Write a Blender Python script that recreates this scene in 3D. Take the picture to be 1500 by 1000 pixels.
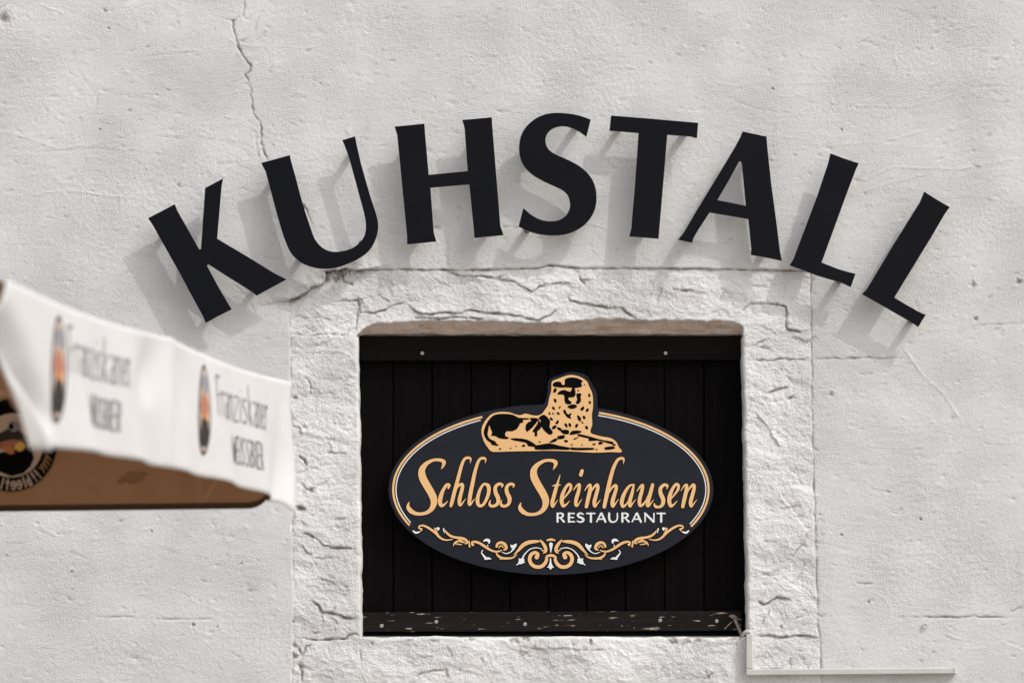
import bpy, math, random
import numpy as np
from mathutils import Vector
from mathutils.geometry import tessellate_polygon
R = math.radians
random.seed(7)

# ------------------------------------------------------------------ camera, sky, sun, exposure
scene = bpy.context.scene
for o in list(bpy.data.objects):
    bpy.data.objects.remove(o)
C = scene.collection

F = 5625.0                       # focal length in photo pixels (135 mm on 36 mm, 1500 px wide)
CAM = np.array([0.0, -11.0, 1.6])
TH = math.atan(580.0 / F)        # camera looks slightly up; horizon 580 px under the middle
CT, ST = math.cos(TH), math.sin(TH)

cam = bpy.data.cameras.new('camera')
cam.sensor_width = 36.0
cam.lens = 135.0
cam.clip_end = 500
cam.dof.use_dof = True
cam.dof.focus_distance = 11.0
cam.dof.aperture_fstop = 3.0
camo = bpy.data.objects.new('camera', cam)
C.objects.link(camo)
camo.location = CAM
camo.rotation_euler = (R(90) + TH, 0, 0)
scene.camera = camo

SUN = Vector((1.26, -1.0, 1.84)).normalized()      # towards the sun
w = bpy.data.worlds.new('World')
scene.world = w
w.use_nodes = True
nt = w.node_tree
bg = nt.nodes['Background']
sky = nt.nodes.new('ShaderNodeTexSky')
sky.sky_type = 'NISHITA'
sky.sun_disc = False
sky.sun_elevation = math.asin(SUN.z)
sky.sun_rotation = math.atan2(SUN.x, SUN.y)
sky.air_density = 1.0
sky.dust_density = 4.0
sky.ozone_density = 1.0
hs = nt.nodes.new('ShaderNodeHueSaturation')
hs.inputs['Saturation'].default_value = 0.38       # pale, thinly veiled sky
nt.links.new(sky.outputs[0], hs.inputs['Color'])
nt.links.new(hs.outputs[0], bg.inputs['Color'])
bg.inputs['Strength'].default_value = 0.15

sl = bpy.data.lights.new('sun', 'SUN')
sl.energy = 1.15
sl.angle = R(0.5)
sl.color = (1.0, 0.975, 0.945)
slo = bpy.data.objects.new('sun', sl)
C.objects.link(slo)
slo.rotation_euler = SUN.to_track_quat('Z', 'Y').to_euler()
slo.location = (6, -8, 9)

scene.view_settings.view_transform = 'Standard'
scene.view_settings.look = 'None'
scene.view_settings.gamma = 1.0
scene.view_settings.use_curve_mapping = False
scene.view_settings.exposure = 0.18
scene.render.resolution_x = 1024
scene.render.resolution_y = 682


# ------------------------------------------------------------------ pixel -> place
def W(u, v, off=0.0):
    """photo pixel -> point on the plane `off` metres in front of the wall (y = -off)"""
    u = np.asarray(u, float); v = np.asarray(v, float)
    a = (u - 750.0) / F
    b = (500.0 - v) / F
    dy = CT - b * ST
    dz = ST + b * CT
    t = (-np.asarray(off, float) - CAM[1]) / dy
    return np.stack([CAM[0] + a * t, CAM[1] + dy * t, CAM[2] + dz * t], -1)


# ------------------------------------------------------------------ materials
def mat(name, col, rough=0.8, spec=0.3, metallic=0.0, noise=None, bump=None, coat=0.0, dirt=None, patchy=False):
    """noise = list of (scale, (r,g,b) second colour, lo, hi); bump = list of (scale, strength, distance)"""
    m = bpy.data.materials.new(name)
    m.use_nodes = True
    n = m.node_tree
    p = n.nodes['Principled BSDF']
    p.inputs['Base Color'].default_value = (*col, 1)
    p.inputs['Roughness'].default_value = rough
    p.inputs['Specular IOR Level'].default_value = spec
    p.inputs['Metallic'].default_value = metallic
    p.inputs['Coat Weight'].default_value = coat
    tc = n.nodes.new('ShaderNodeTexCoord')
    cur = None
    for (sc, c2, lo, hi) in (noise or []):
        mp = n.nodes.new('ShaderNodeMapping')
        mp.inputs['Scale'].default_value = sc if isinstance(sc, tuple) else (sc, sc, sc)
        n.links.new(tc.outputs['Object'], mp.inputs[0])
        t = n.nodes.new('ShaderNodeTexNoise')
        t.inputs['Scale'].default_value = 1.0
        t.inputs['Detail'].default_value = 6
        t.inputs['Roughness'].default_value = 0.6
        n.links.new(mp.outputs[0], t.inputs['Vector'])
        mr = n.nodes.new('ShaderNodeMapRange')
        mr.inputs[1].default_value = lo
        mr.inputs[2].default_value = hi
        n.links.new(t.outputs[0], mr.inputs[0])
        mx = n.nodes.new('ShaderNodeMix')
        mx.data_type = 'RGBA'
        n.links.new(mr.outputs[0], mx.inputs[0])
        if cur is None:
            mx.inputs[6].default_value = (*col, 1)
        else:
            n.links.new(cur, mx.inputs[6])
        mx.inputs[7].default_value = (*c2, 1)
        cur = mx.outputs[2]
    if dirt is not None:                               # grime and bare stone sitting in the cracks
        at = n.nodes.new('ShaderNodeAttribute')
        at.attribute_name = 'dirt'
        mx = n.nodes.new('ShaderNodeMix')
        mx.data_type = 'RGBA'
        n.links.new(at.outputs['Fac'], mx.inputs[0])
        if cur is None:
            mx.inputs[6].default_value = (*col, 1)
        else:
            n.links.new(cur, mx.inputs[6])
        mx.inputs[7].default_value = (*dirt, 1)
        cur = mx.outputs[2]
    if cur is not None:
        n.links.new(cur, p.inputs['Base Color'])
    prev = None
    for (sc, st, di) in (bump or []):
        mp = n.nodes.new('ShaderNodeMapping')
        mp.inputs['Scale'].default_value = sc if isinstance(sc, tuple) else (sc, sc, sc)
        n.links.new(tc.outputs['Object'], mp.inputs[0])
        t = n.nodes.new('ShaderNodeTexNoise')
        t.inputs['Scale'].default_value = 1.0
        t.inputs['Detail'].default_value = 4
        t.inputs['Roughness'].default_value = 0.6
        n.links.new(mp.outputs[0], t.inputs['Vector'])
        bp = n.nodes.new('ShaderNodeBump')
        bp.inputs['Strength'].default_value = st
        bp.inputs['Distance'].default_value = di
        if patchy:
            n2 = n.nodes.new('ShaderNodeTexNoise')
            n2.inputs['Scale'].default_value = 5.0
            n2.inputs['Detail'].default_value = 3
            n.links.new(tc.outputs['Object'], n2.inputs['Vector'])
            mr = n.nodes.new('ShaderNodeMapRange')
            mr.inputs[1].default_value = 0.36; mr.inputs[2].default_value = 0.64
            mr.inputs[3].default_value = 0.55; mr.inputs[4].default_value = 1.35
            n.links.new(n2.outputs[0], mr.inputs[0])
            mu = n.nodes.new('ShaderNodeMath'); mu.operation = 'MULTIPLY'
            sb = n.nodes.new('ShaderNodeMath'); sb.operation = 'SUBTRACT'; sb.inputs[1].default_value = 0.5
            n.links.new(t.outputs[0], sb.inputs[0])
            n.links.new(sb.outputs[0], mu.inputs[0]); n.links.new(mr.outputs[0], mu.inputs[1])
            n.links.new(mu.outputs[0], bp.inputs['Height'])
        else:
            n.links.new(t.outputs[0], bp.inputs['Height'])
        if prev is not None:
            n.links.new(prev, bp.inputs['Normal'])
        prev = bp.outputs[0]
    if prev is not None:
        n.links.new(prev, p.inputs['Normal'])
    return m


M = {}
M['plaster'] = mat('painted_plaster', (0.715, 0.718, 0.712), 0.92, 0.12,
                   noise=[((2.2, 2.2, 3.0), (0.69, 0.688, 0.68), 0.42, 0.75),
                          (30, (0.63, 0.62, 0.605), 0.58, 0.80),
                          ((9, 9, 1.2), (0.66, 0.64, 0.62), 0.60, 0.82)],
                   bump=[(90, 0.35, 0.0036), (240, 0.95, 0.0034), (520, 0.9, 0.0020)], dirt=(0.20, 0.155, 0.125), patchy=True)
M['stone'] = mat('whitewashed_sandstone', (0.83, 0.828, 0.82), 0.92, 0.12,
                 noise=[(9, (0.77, 0.76, 0.745), 0.45, 0.75), (48, (0.66, 0.63, 0.60), 0.65, 0.82)],
                 bump=[(75, 0.5, 0.0050), (210, 1.0, 0.0048), (500, 0.9, 0.0022)], dirt=(0.22, 0.16, 0.125), patchy=True)
M['reveal'] = mat('bare_sandstone_reveal', (0.70, 0.58, 0.50), 0.95, 0.1,  # lintel underside: shaded, ground-lit brown put into the base; patches are stone tone
                  noise=[(14, (0.78, 0.71, 0.65), 0.45, 0.65), ((10, 10, 60), (0.50, 0.37, 0.29), 0.52, 0.70), (70, (0.34, 0.24, 0.18), 0.60, 0.75)],
                  bump=[(60, 0.6, 0.004)])
M['black_paint'] = mat('black_painted_metal', (0.0036, 0.0040, 0.0064), 0.42, 0.12,
                       noise=[(6, (0.0048, 0.0052, 0.0078), 0.4, 0.7)], bump=[(300, 0.03, 0.0004)])
M['cut_edge'] = mat('bare_cut_edge', (0.40, 0.38, 0.37), 0.55, 0.4)
M['rod'] = mat('spacer_grey', (0.10, 0.095, 0.09), 0.5, 0.4)
M['board'] = mat('black_stained_wood', (0.0020, 0.0016, 0.0016), 0.62, 0.05,
                 noise=[((60, 60, 3), (0.0036, 0.0028, 0.0027), 0.45, 0.7),
                        ((110, 110, 60), (0.10, 0.085, 0.07), 0.755, 0.80)],
                 bump=[((160, 160, 6), 0.35, 0.0012)])
M['batten'] = mat('worn_black_wood', (0.0085, 0.0065, 0.0062), 0.62, 0.12,
                  noise=[((3, 60, 70), (0.015, 0.0115, 0.0105), 0.45, 0.7),
                         ((16, 16, 120), (0.42, 0.36, 0.29), 0.63, 0.665),
                         ((70, 70, 180), (0.55, 0.50, 0.44), 0.68, 0.72)],
                  bump=[((8, 160, 160), 0.4, 0.0015)])
M['topbatten'] = mat('dark_batten_wood', (0.0040, 0.0032, 0.0031), 0.62, 0.08,
                     noise=[((3, 60, 70), (0.0060, 0.0048, 0.0045), 0.45, 0.7),
                            ((40, 40, 70), (0.16, 0.10, 0.05), 0.745, 0.79)],
                     bump=[((8, 160, 160), 0.4, 0.0015)])
M['screw'] = mat('zinc_screw', (0.55, 0.54, 0.52), 0.35, 0.5, metallic=0.7)
M['slot'] = mat('screw_recess', (0.03, 0.03, 0.03), 0.6, 0.3)
M['navy'] = mat('navy_sign_face', (0.0110, 0.0130, 0.0200), 0.34, 0.20,
                noise=[(5, (0.0155, 0.0172, 0.0240), 0.35, 0.7), (160, (0.06, 0.06, 0.07), 0.76, 0.80)],
                bump=[(7, 0.03, 0.004)])
M['navy_edge'] = mat('sign_edge', (0.045, 0.05, 0.062), 0.45, 0.4)
M['gold'] = mat('gold_print', (0.83, 0.51, 0.235), 0.45, 0.3, noise=[(12, (0.79, 0.475, 0.21), 0.35, 0.7)])
M['white_print'] = mat('white_print', (0.80, 0.80, 0.80), 0.45, 0.3)
M['black_print'] = mat('black_print', (0.0025, 0.0022, 0.0025), 0.6, 0.06)
M['pvc'] = mat('white_pvc', (0.58, 0.57, 0.545), 0.5, 0.25, noise=[(20, (0.51, 0.495, 0.465), 0.45, 0.75)],
               bump=[(90, 0.1, 0.001)])
M['cable'] = mat('dusty_cable', (0.30, 0.26, 0.225), 0.6, 0.3, noise=[(90, (0.20, 0.16, 0.13), 0.45, 0.65)])
M['canvas'] = mat('white_canvas', (0.68, 0.675, 0.67), 0.85, 0.12, noise=[(7, (0.64, 0.63, 0.62), 0.4, 0.75)],
                  bump=[(900, 0.15, 0.0006)])
M['lining'] = mat('taupe_lining', (0.46, 0.27, 0.155), 0.9, 0.1, noise=[(6, (0.40, 0.23, 0.13), 0.4, 0.75),  # inner canvas face, its warm shade put into the brown colour
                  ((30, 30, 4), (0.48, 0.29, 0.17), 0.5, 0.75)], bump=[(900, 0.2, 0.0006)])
M['hem'] = mat('dark_hem', (0.11, 0.07, 0.05), 0.9, 0.1)
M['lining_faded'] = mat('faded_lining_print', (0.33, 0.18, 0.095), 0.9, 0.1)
M['print_dark'] = mat('dark_brown_print', (0.045, 0.038, 0.038), 0.7, 0.15)
M['print_letter'] = mat('grey_brown_print', (0.115, 0.105, 0.105), 0.7, 0.15)
M['print_red'] = mat('brick_red_print', (0.46, 0.19, 0.13), 0.7, 0.15)
M['print_orange'] = mat('orange_print', (0.60, 0.24, 0.08), 0.7, 0.15)
M['print_yellow'] = mat('yellow_print', (0.85, 0.55, 0.12), 0.7, 0.15)
M['print_grey'] = mat('grey_print', (0.30, 0.30, 0.33), 0.7, 0.15)
M['print_cream'] = mat('cream_print', (0.62, 0.50, 0.40), 0.7, 0.15)
M['print_ring'] = mat('ochre_print', (0.40, 0.24, 0.10), 0.7, 0.15)
M['alu'] = mat('parasol_pole_metal', (0.55, 0.55, 0.55), 0.4, 0.5, metallic=0.6)
M['concrete'] = mat('concrete', (0.33, 0.32, 0.30), 0.9, 0.15, noise=[(8, (0.27, 0.26, 0.245), 0.4, 0.7)])
M['ground'] = mat('gravel_yard', (0.43, 0.385, 0.335), 0.95, 0.1,
                  noise=[(3, (0.36, 0.32, 0.28), 0.4, 0.7), (60, (0.50, 0.455, 0.40), 0.5, 0.7)],
                  bump=[(70, 0.8, 0.01)])


# ------------------------------------------------------------------ object helpers
def link(name, verts, faces, mats, parent=None, smooth=False, fmat=None):
    me = bpy.data.meshes.new(name)
    me.from_pydata([tuple(map(float, p)) for p in verts], [], [tuple(map(int, f)) for f in faces])
    for m in (mats if isinstance(mats, (list, tuple)) else [mats]):
        me.materials.append(M[m])
    if fmat is not None:
        me.polygons.foreach_set('material_index', fmat)
    if smooth:
        me.polygons.foreach_set('use_smooth', [True] * len(me.polygons))
    me.update()
    o = bpy.data.objects.new(name, me)
    C.objects.link(o)
    if parent is not None:
        o.parent = parent
        o.matrix_parent_inverse = parent.matrix_world.inverted()
    return o


def thing(name, label, cat, loc, group=None):
    o = bpy.data.objects.new(name, None)
    o.empty_display_size = 0.1
    C.objects.link(o)
    o.location = tuple(map(float, loc))
    o['label'] = label
    o['category'] = cat
    if group:
        o['group'] = group
    from mathutils import Matrix
    o.matrix_world = Matrix.Translation(o.location)
    return o


def spline(pts, n=5, closed=False):
    """Catmull-Rom through points of any dimension"""
    P = np.asarray(pts, float)
    out = []
    N = len(P)
    rng = range(N) if closed else range(N - 1)
    for i in rng:
        p1, p2 = P[i], P[(i + 1) % N]
        p0 = P[i - 1] if (i > 0 or closed) else p1 * 2 - p2
        p3 = P[(i + 2) % N] if (i + 2 < N or closed) else p2 * 2 - p1
        for k in range(n):
            t = k / n
            out.append(0.5 * ((2 * p1) + (-p0 + p2) * t + (2 * p0 - 5 * p1 + 4 * p2 - p3) * t * t
                              + (-p0 + 3 * p1 - 3 * p2 + p3) * t ** 3))
    if not closed:
        out.append(P[-1])
    return np.array(out)


def tess(loops):
    return [tuple(t) for t in tessellate_polygon([[Vector((float(p[0]), float(p[1]), 0)) for p in l] for l in loops])]


def plate(name, loops, off_front, thick, mats, parent, place=W):
    """pixel outline (first loop) with holes -> solid plate standing `off_front` in front of the wall"""
    flat = np.concatenate([np.asarray(l, float)[:, :2] for l in loops])
    n = len(flat)
    fr = place(flat[:, 0], flat[:, 1], off_front)
    bk = fr + np.array([0, thick, 0])
    verts = np.concatenate([fr, bk])
    faces, fm = [], []
    for t in tess(loops):
        a, b, c = fr[t[0]], fr[t[1]], fr[t[2]]
        nrm = np.cross(b - a, c - a)
        t2 = t if nrm[1] < 0 else t[::-1]
        faces.append(t2); fm.append(0)
        faces.append(tuple(i + n for i in t2[::-1])); fm.append(1)
    k = 0
    for l in loops:
        L = len(l)
        A = np.asarray(l, float)
        area = np.sum(A[:, 0] * np.roll(A[:, 1], -1) - np.roll(A[:, 0], -1) * A[:, 1])
        first = (k == 0)
        for i in range(L):
            j = (i + 1) % L
            q = (k + i, k + j, k + j + n, k + i + n)
            if (area > 0) != first:
                q = q[::-1]
            faces.append(q); fm.append(1)
        k += L
    return link(name, verts, faces, mats, parent, fmat=fm)


def tube(name, pts, r, m, parent=None, n=10, cap=True):
    P = np.asarray(pts, float)
    rr = np.full(len(P), r) if np.isscalar(r) else np.asarray(r, float)
    verts, faces = [], []
    prev = None
    for i, p in enumerate(P):
        d = P[min(i + 1, len(P) - 1)] - P[max(i - 1, 0)]
        d = d / np.linalg.norm(d)
        up = np.array([0, 0, 1.0]) if abs(d[2]) < 0.9 else np.array([1.0, 0, 0])
        if prev is not None:
            up = prev
        x = np.cross(up, d); x /= np.linalg.norm(x)
        y = np.cross(d, x)
        prev = y
        for k in range(n):
            a = 2 * math.pi * k / n
            verts.append(p + rr[i] * (math.cos(a) * x + math.sin(a) * y))
    for i in range(len(P) - 1):
        for k in range(n):
            a, b = i * n + k, i * n + (k + 1) % n
            faces.append((a, b, b + n, a + n))
    if cap:
        faces.append(tuple(range(n))[::-1])
        faces.append(tuple((len(P) - 1) * n + k for k in range(n)))
    return link(name, verts, faces, m, parent, smooth=True)


def slab(name, quad, off_front, thick, m, parent, bev=0.0025, inset=1.3):
    """bevelled convex board from a pixel quad"""
    q = np.asarray(quad, float)
    c = q.mean(0)
    d = q - c
    qi = c + d - np.sign(d) * inset
    A = W(q[:, 0], q[:, 1], off_front - thick)
    B = W(q[:, 0], q[:, 1], off_front - bev)
    D = W(qi[:, 0], qi[:, 1], off_front)
    n = len(q)
    v = np.concatenate([A, B, D])
    f = [tuple(range(n)), tuple(2 * n + i for i in range(n))[::-1]]
    for i in range(n):
        j = (i + 1) % n
        f.append((i, i + n, j + n, j))
        f.append((i + n, i + 2 * n, j + 2 * n, j + n))
    o = link(name, v, f, m, parent)
    import bmesh
    bm = bmesh.new(); bm.from_mesh(o.data)
    bmesh.ops.recalc_face_normals(bm, faces=bm.faces)
    bm.to_mesh(o.data); bm.free()
    return o


# ------------------------------------------------------------------ outlines from pen strokes
def contours(field, x0, y0, h):
    """closed zero contours (inside < 0) by marching squares"""
    f = field
    ny, nx = f.shape
    s = f < 0
    segs = {}
    code = (s[:-1, :-1] * 1 + s[:-1, 1:] * 2 + s[1:, 1:] * 4 + s[1:, :-1] * 8)
    T = {1: [(3, 0)], 2: [(0, 1)], 3: [(3, 1)], 4: [(1, 2)], 5: [(3, 2), (1, 0)], 6: [(0, 2)], 7: [(3, 2)],
         8: [(2, 3)], 9: [(2, 0)], 10: [(0, 3), (2, 1)], 11: [(2, 1)], 12: [(1, 3)], 13: [(1, 0)], 14: [(0, 3)]}
    pts = {}

    def key(i, j, e):
        if e == 0: return (0, i, j)
        if e == 2: return (0, i + 1, j)
        if e == 3: return (1, i, j)
        return (1, i, j + 1)

    for i, j in np.argwhere((code > 0) & (code < 15)):
        for a, b in T[int(code[i, j])]:
            segs.setdefault(key(i, j, a), []).append(key(i, j, b))
    def pos(k):
        t, i, j = k
        if t == 0:
            a, b = f[i, j], f[i, j + 1]
            q = a / (a - b)
            return (x0 + (j + q) * h, y0 + i * h)
        a, b = f[i, j], f[i + 1, j]
        q = a / (a - b)
        return (x0 + j * h, y0 + (i + q) * h)
    loops = []
    while segs:
        k0 = next(iter(segs))
        loop = [k0]
        k = k0
        while True:
            nx_ = segs.get(k)
            if not nx_:
                break
            k2 = nx_.pop()
            if not nx_:
                del segs[k]
            if k2 == k0:
                break
            loop.append(k2)
            k = k2
        P = np.array([pos(k) for k in loop])
        loops.append(P)
    return loops


def simplify(P, tol):
    """Douglas-Peucker on a closed loop"""
    P = np.asarray(P)
    if len(P) < 6:
        return P
    far = int(np.argmax(np.sum((P - P[0]) ** 2, 1)))

    def dp(a, b):
        if b <= a + 1:
            return []
        A, B = P[a], P[b % len(P)]
        seg = P[a + 1:b]
        d = B - A
        L = np.hypot(*d) + 1e-12
        dist = np.abs(d[0] * (seg[:, 1] - A[1]) - d[1] * (seg[:, 0] - A[0])) / L
        k = int(np.argmax(dist))
        if dist[k] < tol:
            return []
        m = a + 1 + k
        return dp(a, m) + [m] + dp(m, b)
    idx = [0] + dp(0, far) + [far] + dp(far, len(P))
    return P[idx]


def pen_loops(strokes, grow=0.0, h=0.25, tol=0.06, n=5):
    """union of variable-width pen strokes [(x,y,r)...] (pixels) -> outlines"""
    S = [spline(s, n) if len(s) > 1 else np.asarray(s, float) for s in strokes]
    allp = np.concatenate(S)
    m = allp[:, 2].max() + grow + 1.0
    x0, y0 = allp[:, 0].min() - m, allp[:, 1].min() - m
    x1, y1 = allp[:, 0].max() + m, allp[:, 1].max() + m
    X, Y = np.meshgrid(np.arange(x0, x1 + h, h), np.arange(y0, y1 + h, h))
    fld = np.full(X.shape, 1e3)
    for s in S:
        if len(s) == 1:
            fld = np.minimum(fld, np.hypot(X - s[0, 0], Y - s[0, 1]) - s[0, 2])
        for a, b in zip(s[:-1], s[1:]):
            d = b[:2] - a[:2]
            L2 = d @ d + 1e-9
            t = np.clip(((X - a[0]) * d[0] + (Y - a[1]) * d[1]) / L2, 0, 1)
            fld = np.minimum(fld, np.hypot(X - a[0] - t * d[0], Y - a[1] - t * d[1]) - (a[2] + t * (b[2] - a[2])))
    L = [simplify(c, tol) for c in contours(fld - grow, x0, y0, h)]
    return [c for c in L if len(c) >= 3]


def inside(p, L):
    x, y = p
    a = L; b = np.roll(L, -1, 0)
    m = (a[:, 1] > y) != (b[:, 1] > y)
    xs = a[:, 0] + (y - a[:, 1]) / np.where(b[:, 1] == a[:, 1], 1e-9, b[:, 1] - a[:, 1]) * (b[:, 0] - a[:, 0])
    return (np.sum(m & (x < xs)) % 2) == 1


def decal(name, loops, off, m, parent, place=W):
    """flat print: every outer outline with the holes that lie in it"""
    if not loops:
        return None
    loops = [np.asarray(l, float) for l in loops]
    depth = [sum(inside(l[0], k) for k in loops if k is not l) for l in loops]
    v, fs = [], []
    base = 0
    for l, d in zip(loops, depth):
        if d % 2:
            continue
        grp = [l] + [h for h, e in zip(loops, depth) if e == d + 1 and inside(h[0], l)]
        flat = np.concatenate(grp)
        for t in tess(grp):
            fs.append(tuple(int(i) + base for i in t))
        v.append(place(flat[:, 0], flat[:, 1], off))
        base += len(flat)
    v = np.concatenate(v)
    if place is W:
        fs = [t if np.cross(v[t[1]] - v[t[0]], v[t[2]] - v[t[0]])[1] < 0 else t[::-1] for t in fs]
    return link(name, v, fs, m, parent)


# ------------------------------------------------------------------ ground
g = link('ground', [(-40, -60, 0), (40, -60, 0), (40, 0.3, 0), (-40, 0.3, 0)], [(0, 1, 2, 3)], 'ground')
g['kind'] = 'structure'

# ------------------------------------------------------------------ wall: one height field, cut into plaster and stones
RNG = np.random.RandomState(3)
PERM = RNG.permutation(1024)
GRAD = np.stack([np.cos(np.linspace(0, 2 * np.pi, 64, False)), np.sin(np.linspace(0, 2 * np.pi, 64, False))], 1)


def perlin(x, y, seed=0):
    xi = np.floor(x).astype(int); yi = np.floor(y).astype(int)
    xf = x - xi; yf = y - yi
    def gr(ix, iy):
        h = PERM[(PERM[(ix + seed * 37) & 1023] + iy) & 1023] & 63
        return GRAD[h]
    def dot(ix, iy, dx, dy):
        q = gr(ix, iy)
        return q[..., 0] * dx + q[..., 1] * dy
    u = xf ** 3 * (xf * (xf * 6 - 15) + 10); v = yf ** 3 * (yf * (yf * 6 - 15) + 10)
    a = dot(xi, yi, xf, yf); b = dot(xi + 1, yi, xf - 1, yf)
    c = dot(xi, yi + 1, xf, yf - 1); d = dot(xi + 1, yi + 1, xf - 1, yf - 1)
    return (a + u * (b - a) + v * (c + u * (d - c) - a - u * (b - a))) * 1.4


def fbm(x, y, o=3, seed=0, gain=0.5):
    s = 0; a = 1.0
    for k in range(o):
        s = s + a * perlin(x, y, seed + k)
        x = x * 2.03 + 11.7; y = y * 2.03 + 5.3; a *= gain
    return s


def axis(lo, hi, step, outs_lo, outs_hi):
    return np.concatenate([outs_lo, np.arange(lo, hi + step / 2, step), outs_hi])


STEP = 1.6
UL, UR, VT, VB = 527.0, 1091.0, 493.0, 932.0       # opening in straightened pixel space
def lines(fixed, step):
    out = []
    for a, b in zip(fixed[:-1], fixed[1:]):
        n = max(1, int(round((b - a) / step)))
        out.append(np.linspace(a, b, n + 1)[:-1])
    return np.concatenate(out + [[fixed[-1]]])
US = np.concatenate([np.linspace(-2600, -300, 24), np.linspace(-290, -50, 30)[1:-1], lines([-48, UL, UR, 1548], STEP),
                     np.linspace(1550, 1790, 30)[1:-1], np.linspace(1800, 4100, 24)])
VS = np.concatenate([np.linspace(-1700, -260, 16), np.linspace(-250, -50, 24)[1:-1], lines([-48, VT, VB, 1048], STEP),
                     np.linspace(1050, 1250, 24)[1:-1], np.linspace(1260, 1893, 10)])
U0, V0 = np.meshgrid(US, VS)                        # straightened pixels
iL = int(np.argmin(np.abs(US - UL))); iR = int(np.argmin(np.abs(US - UR)))
jT = int(np.argmin(np.abs(VS - VT))); jB = int(np.argmin(np.abs(VS - VB)))

# in-plane warp: jambs lean a little and wander
nzL = 1.6 * fbm(V0 / 38.0, V0 * 0 + 3.1, 3, 50)
nzR = 1.6 * fbm(V0 / 45.0, V0 * 0 + 9.1, 3, 60)
nzB = 1.3 * fbm(U0 / 30.0, U0 * 0 + 5.5, 3, 70)
tl = np.clip((V0 - VT) / (VB - VT), 0, 1)
shL = (-2.0 + 5.0 * tl) + nzL
shR = (-4.0 + 8.0 * tl) + nzR
dL = np.abs(U0 - UL); dR = np.abs(U0 - UR)
dVo = np.maximum(np.maximum(VT - V0, V0 - VB), 0)
fade = np.exp(-(dVo / 26.0) ** 2)
U = U0 + shL * np.exp(-(dL / 40.0) ** 2) * fade + shR * np.exp(-(dR / 40.0) ** 2) * fade
dUo = np.maximum(np.maximum(UL - U0, U0 - UR), 0)
V = V0 + nzB * np.exp(-(np.abs(V0 - VB) / 14.0) ** 2) * np.exp(-(dUo / 26.0) ** 2)

XX = U * 1.96e-3; ZZ = V * 1.96e-3                   # metres in the wall plane
vis = (U > -120) & (U < 1620) & (V > -120) & (V < 1120)


def poly_dist(P):
    """unsigned distance (px), side sign (+ = left of travel / above for left-to-right lines), arc parameter; limited to a box"""
    P = np.asarray(P, float)
    pad = 45
    box = (U > P[:, 0].min() - pad) & (U < P[:, 0].max() + pad) & (V > P[:, 1].min() - pad) & (V < P[:, 1].max() + pad)
    idx = np.argwhere(box)
    u = U[box]; v = V[box]
    best = np.full(u.shape, 1e6); side = np.ones(u.shape); tt = np.zeros(u.shape)
    n = len(P) - 1
    for k in range(n):
        a, b = P[k], P[k + 1]
        d = b - a
        L2 = d @ d + 1e-9
        t = ((u - a[0]) * d[0] + (v - a[1]) * d[1]) / L2
        tc = np.clip(t, 0, 1)
        dd = np.hypot(u - a[0] - tc * d[0], v - a[1] - tc * d[1])
        s = d[0] * (v - a[1]) - d[1] * (u - a[0])
        m = dd < best
        best[m] = dd[m]; side[m] = np.where(s[m] < 0, 1.0, -1.0); tt[m] = (k + tc[m]) / n
    return box, best, side, tt


def jag(P, amp, n=6, seed=0):
    """hand-made wobble along a crack"""
    rs = np.random.RandomState(seed + 17)
    P = np.asarray(P, float)
    out = [P[0]]
    for a, b in zip(P[:-1], P[1:]):
        L = np.hypot(*(b - a))
        k = max(1, int(L / n))
        nr = np.array([-(b - a)[1], (b - a)[0]]) / (L + 1e-6)
        for i in range(1, k + 1):
            t = i / k
            q = a + (b - a) * t
            if i < k:
                q = q + nr * rs.uniform(-amp, amp)
            out.append(q)
    return np.array(out)


mm = 1e-3
# --- plaster relief
Hp = (1.1 * fbm(XX / 0.55, ZZ / 0.40, 2, 1) + 0.42 * fbm(XX / 0.13, ZZ / 0.085, 3, 5)
      + 0.42 * fbm(XX / 0.034 + 0.5 * ZZ / 0.03, ZZ / 0.024, 2, 9)
      + 0.30 * fbm(XX / 0.014, ZZ / 0.011, 2, 13))
rough_zone = np.clip(fbm(XX / 0.5, ZZ / 0.35, 2, 21) + 0.25, 0, 1)
Hp = Hp + rough_zone * 0.8 * fbm(XX / 0.011, ZZ / 0.010, 2, 17)
tro = fbm(XX / 0.33 + 4, ZZ / 0.035 + 0.5 * fbm(XX / 0.3, ZZ / 0.3, 1, 31), 2, 33)   # trowel ridges
Hp = Hp + 0.6 * np.exp(-(tro / 0.04) ** 2) * (fbm(XX / 0.3, ZZ / 0.2, 2, 37) > 0.25)
# --- sandstone relief
wx = XX + 0.02 * fbm(XX / 0.07, ZZ / 0.07, 2, 41); wz = ZZ + 0.02 * fbm(XX / 0.07, ZZ / 0.07, 2, 43)
lay = fbm(wx / 0.20, wz / 0.075, 3, 45)
terr = 3.2 * (np.floor(lay * 3.0) + np.clip((lay * 3.0 - np.floor(lay * 3.0)) / 0.10, 0, 1))
Hs = (0.42 * terr + 2.4 * fbm(XX / 0.16, ZZ / 0.10, 2, 46) + 1.3 * fbm(XX / 0.034, ZZ / 0.027, 3, 48)
      + 1.1 * fbm(XX / 0.014, ZZ / 0.011, 2, 52) + 0.6 * fbm(XX / 0.008, ZZ / 0.007, 1, 55))

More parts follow.
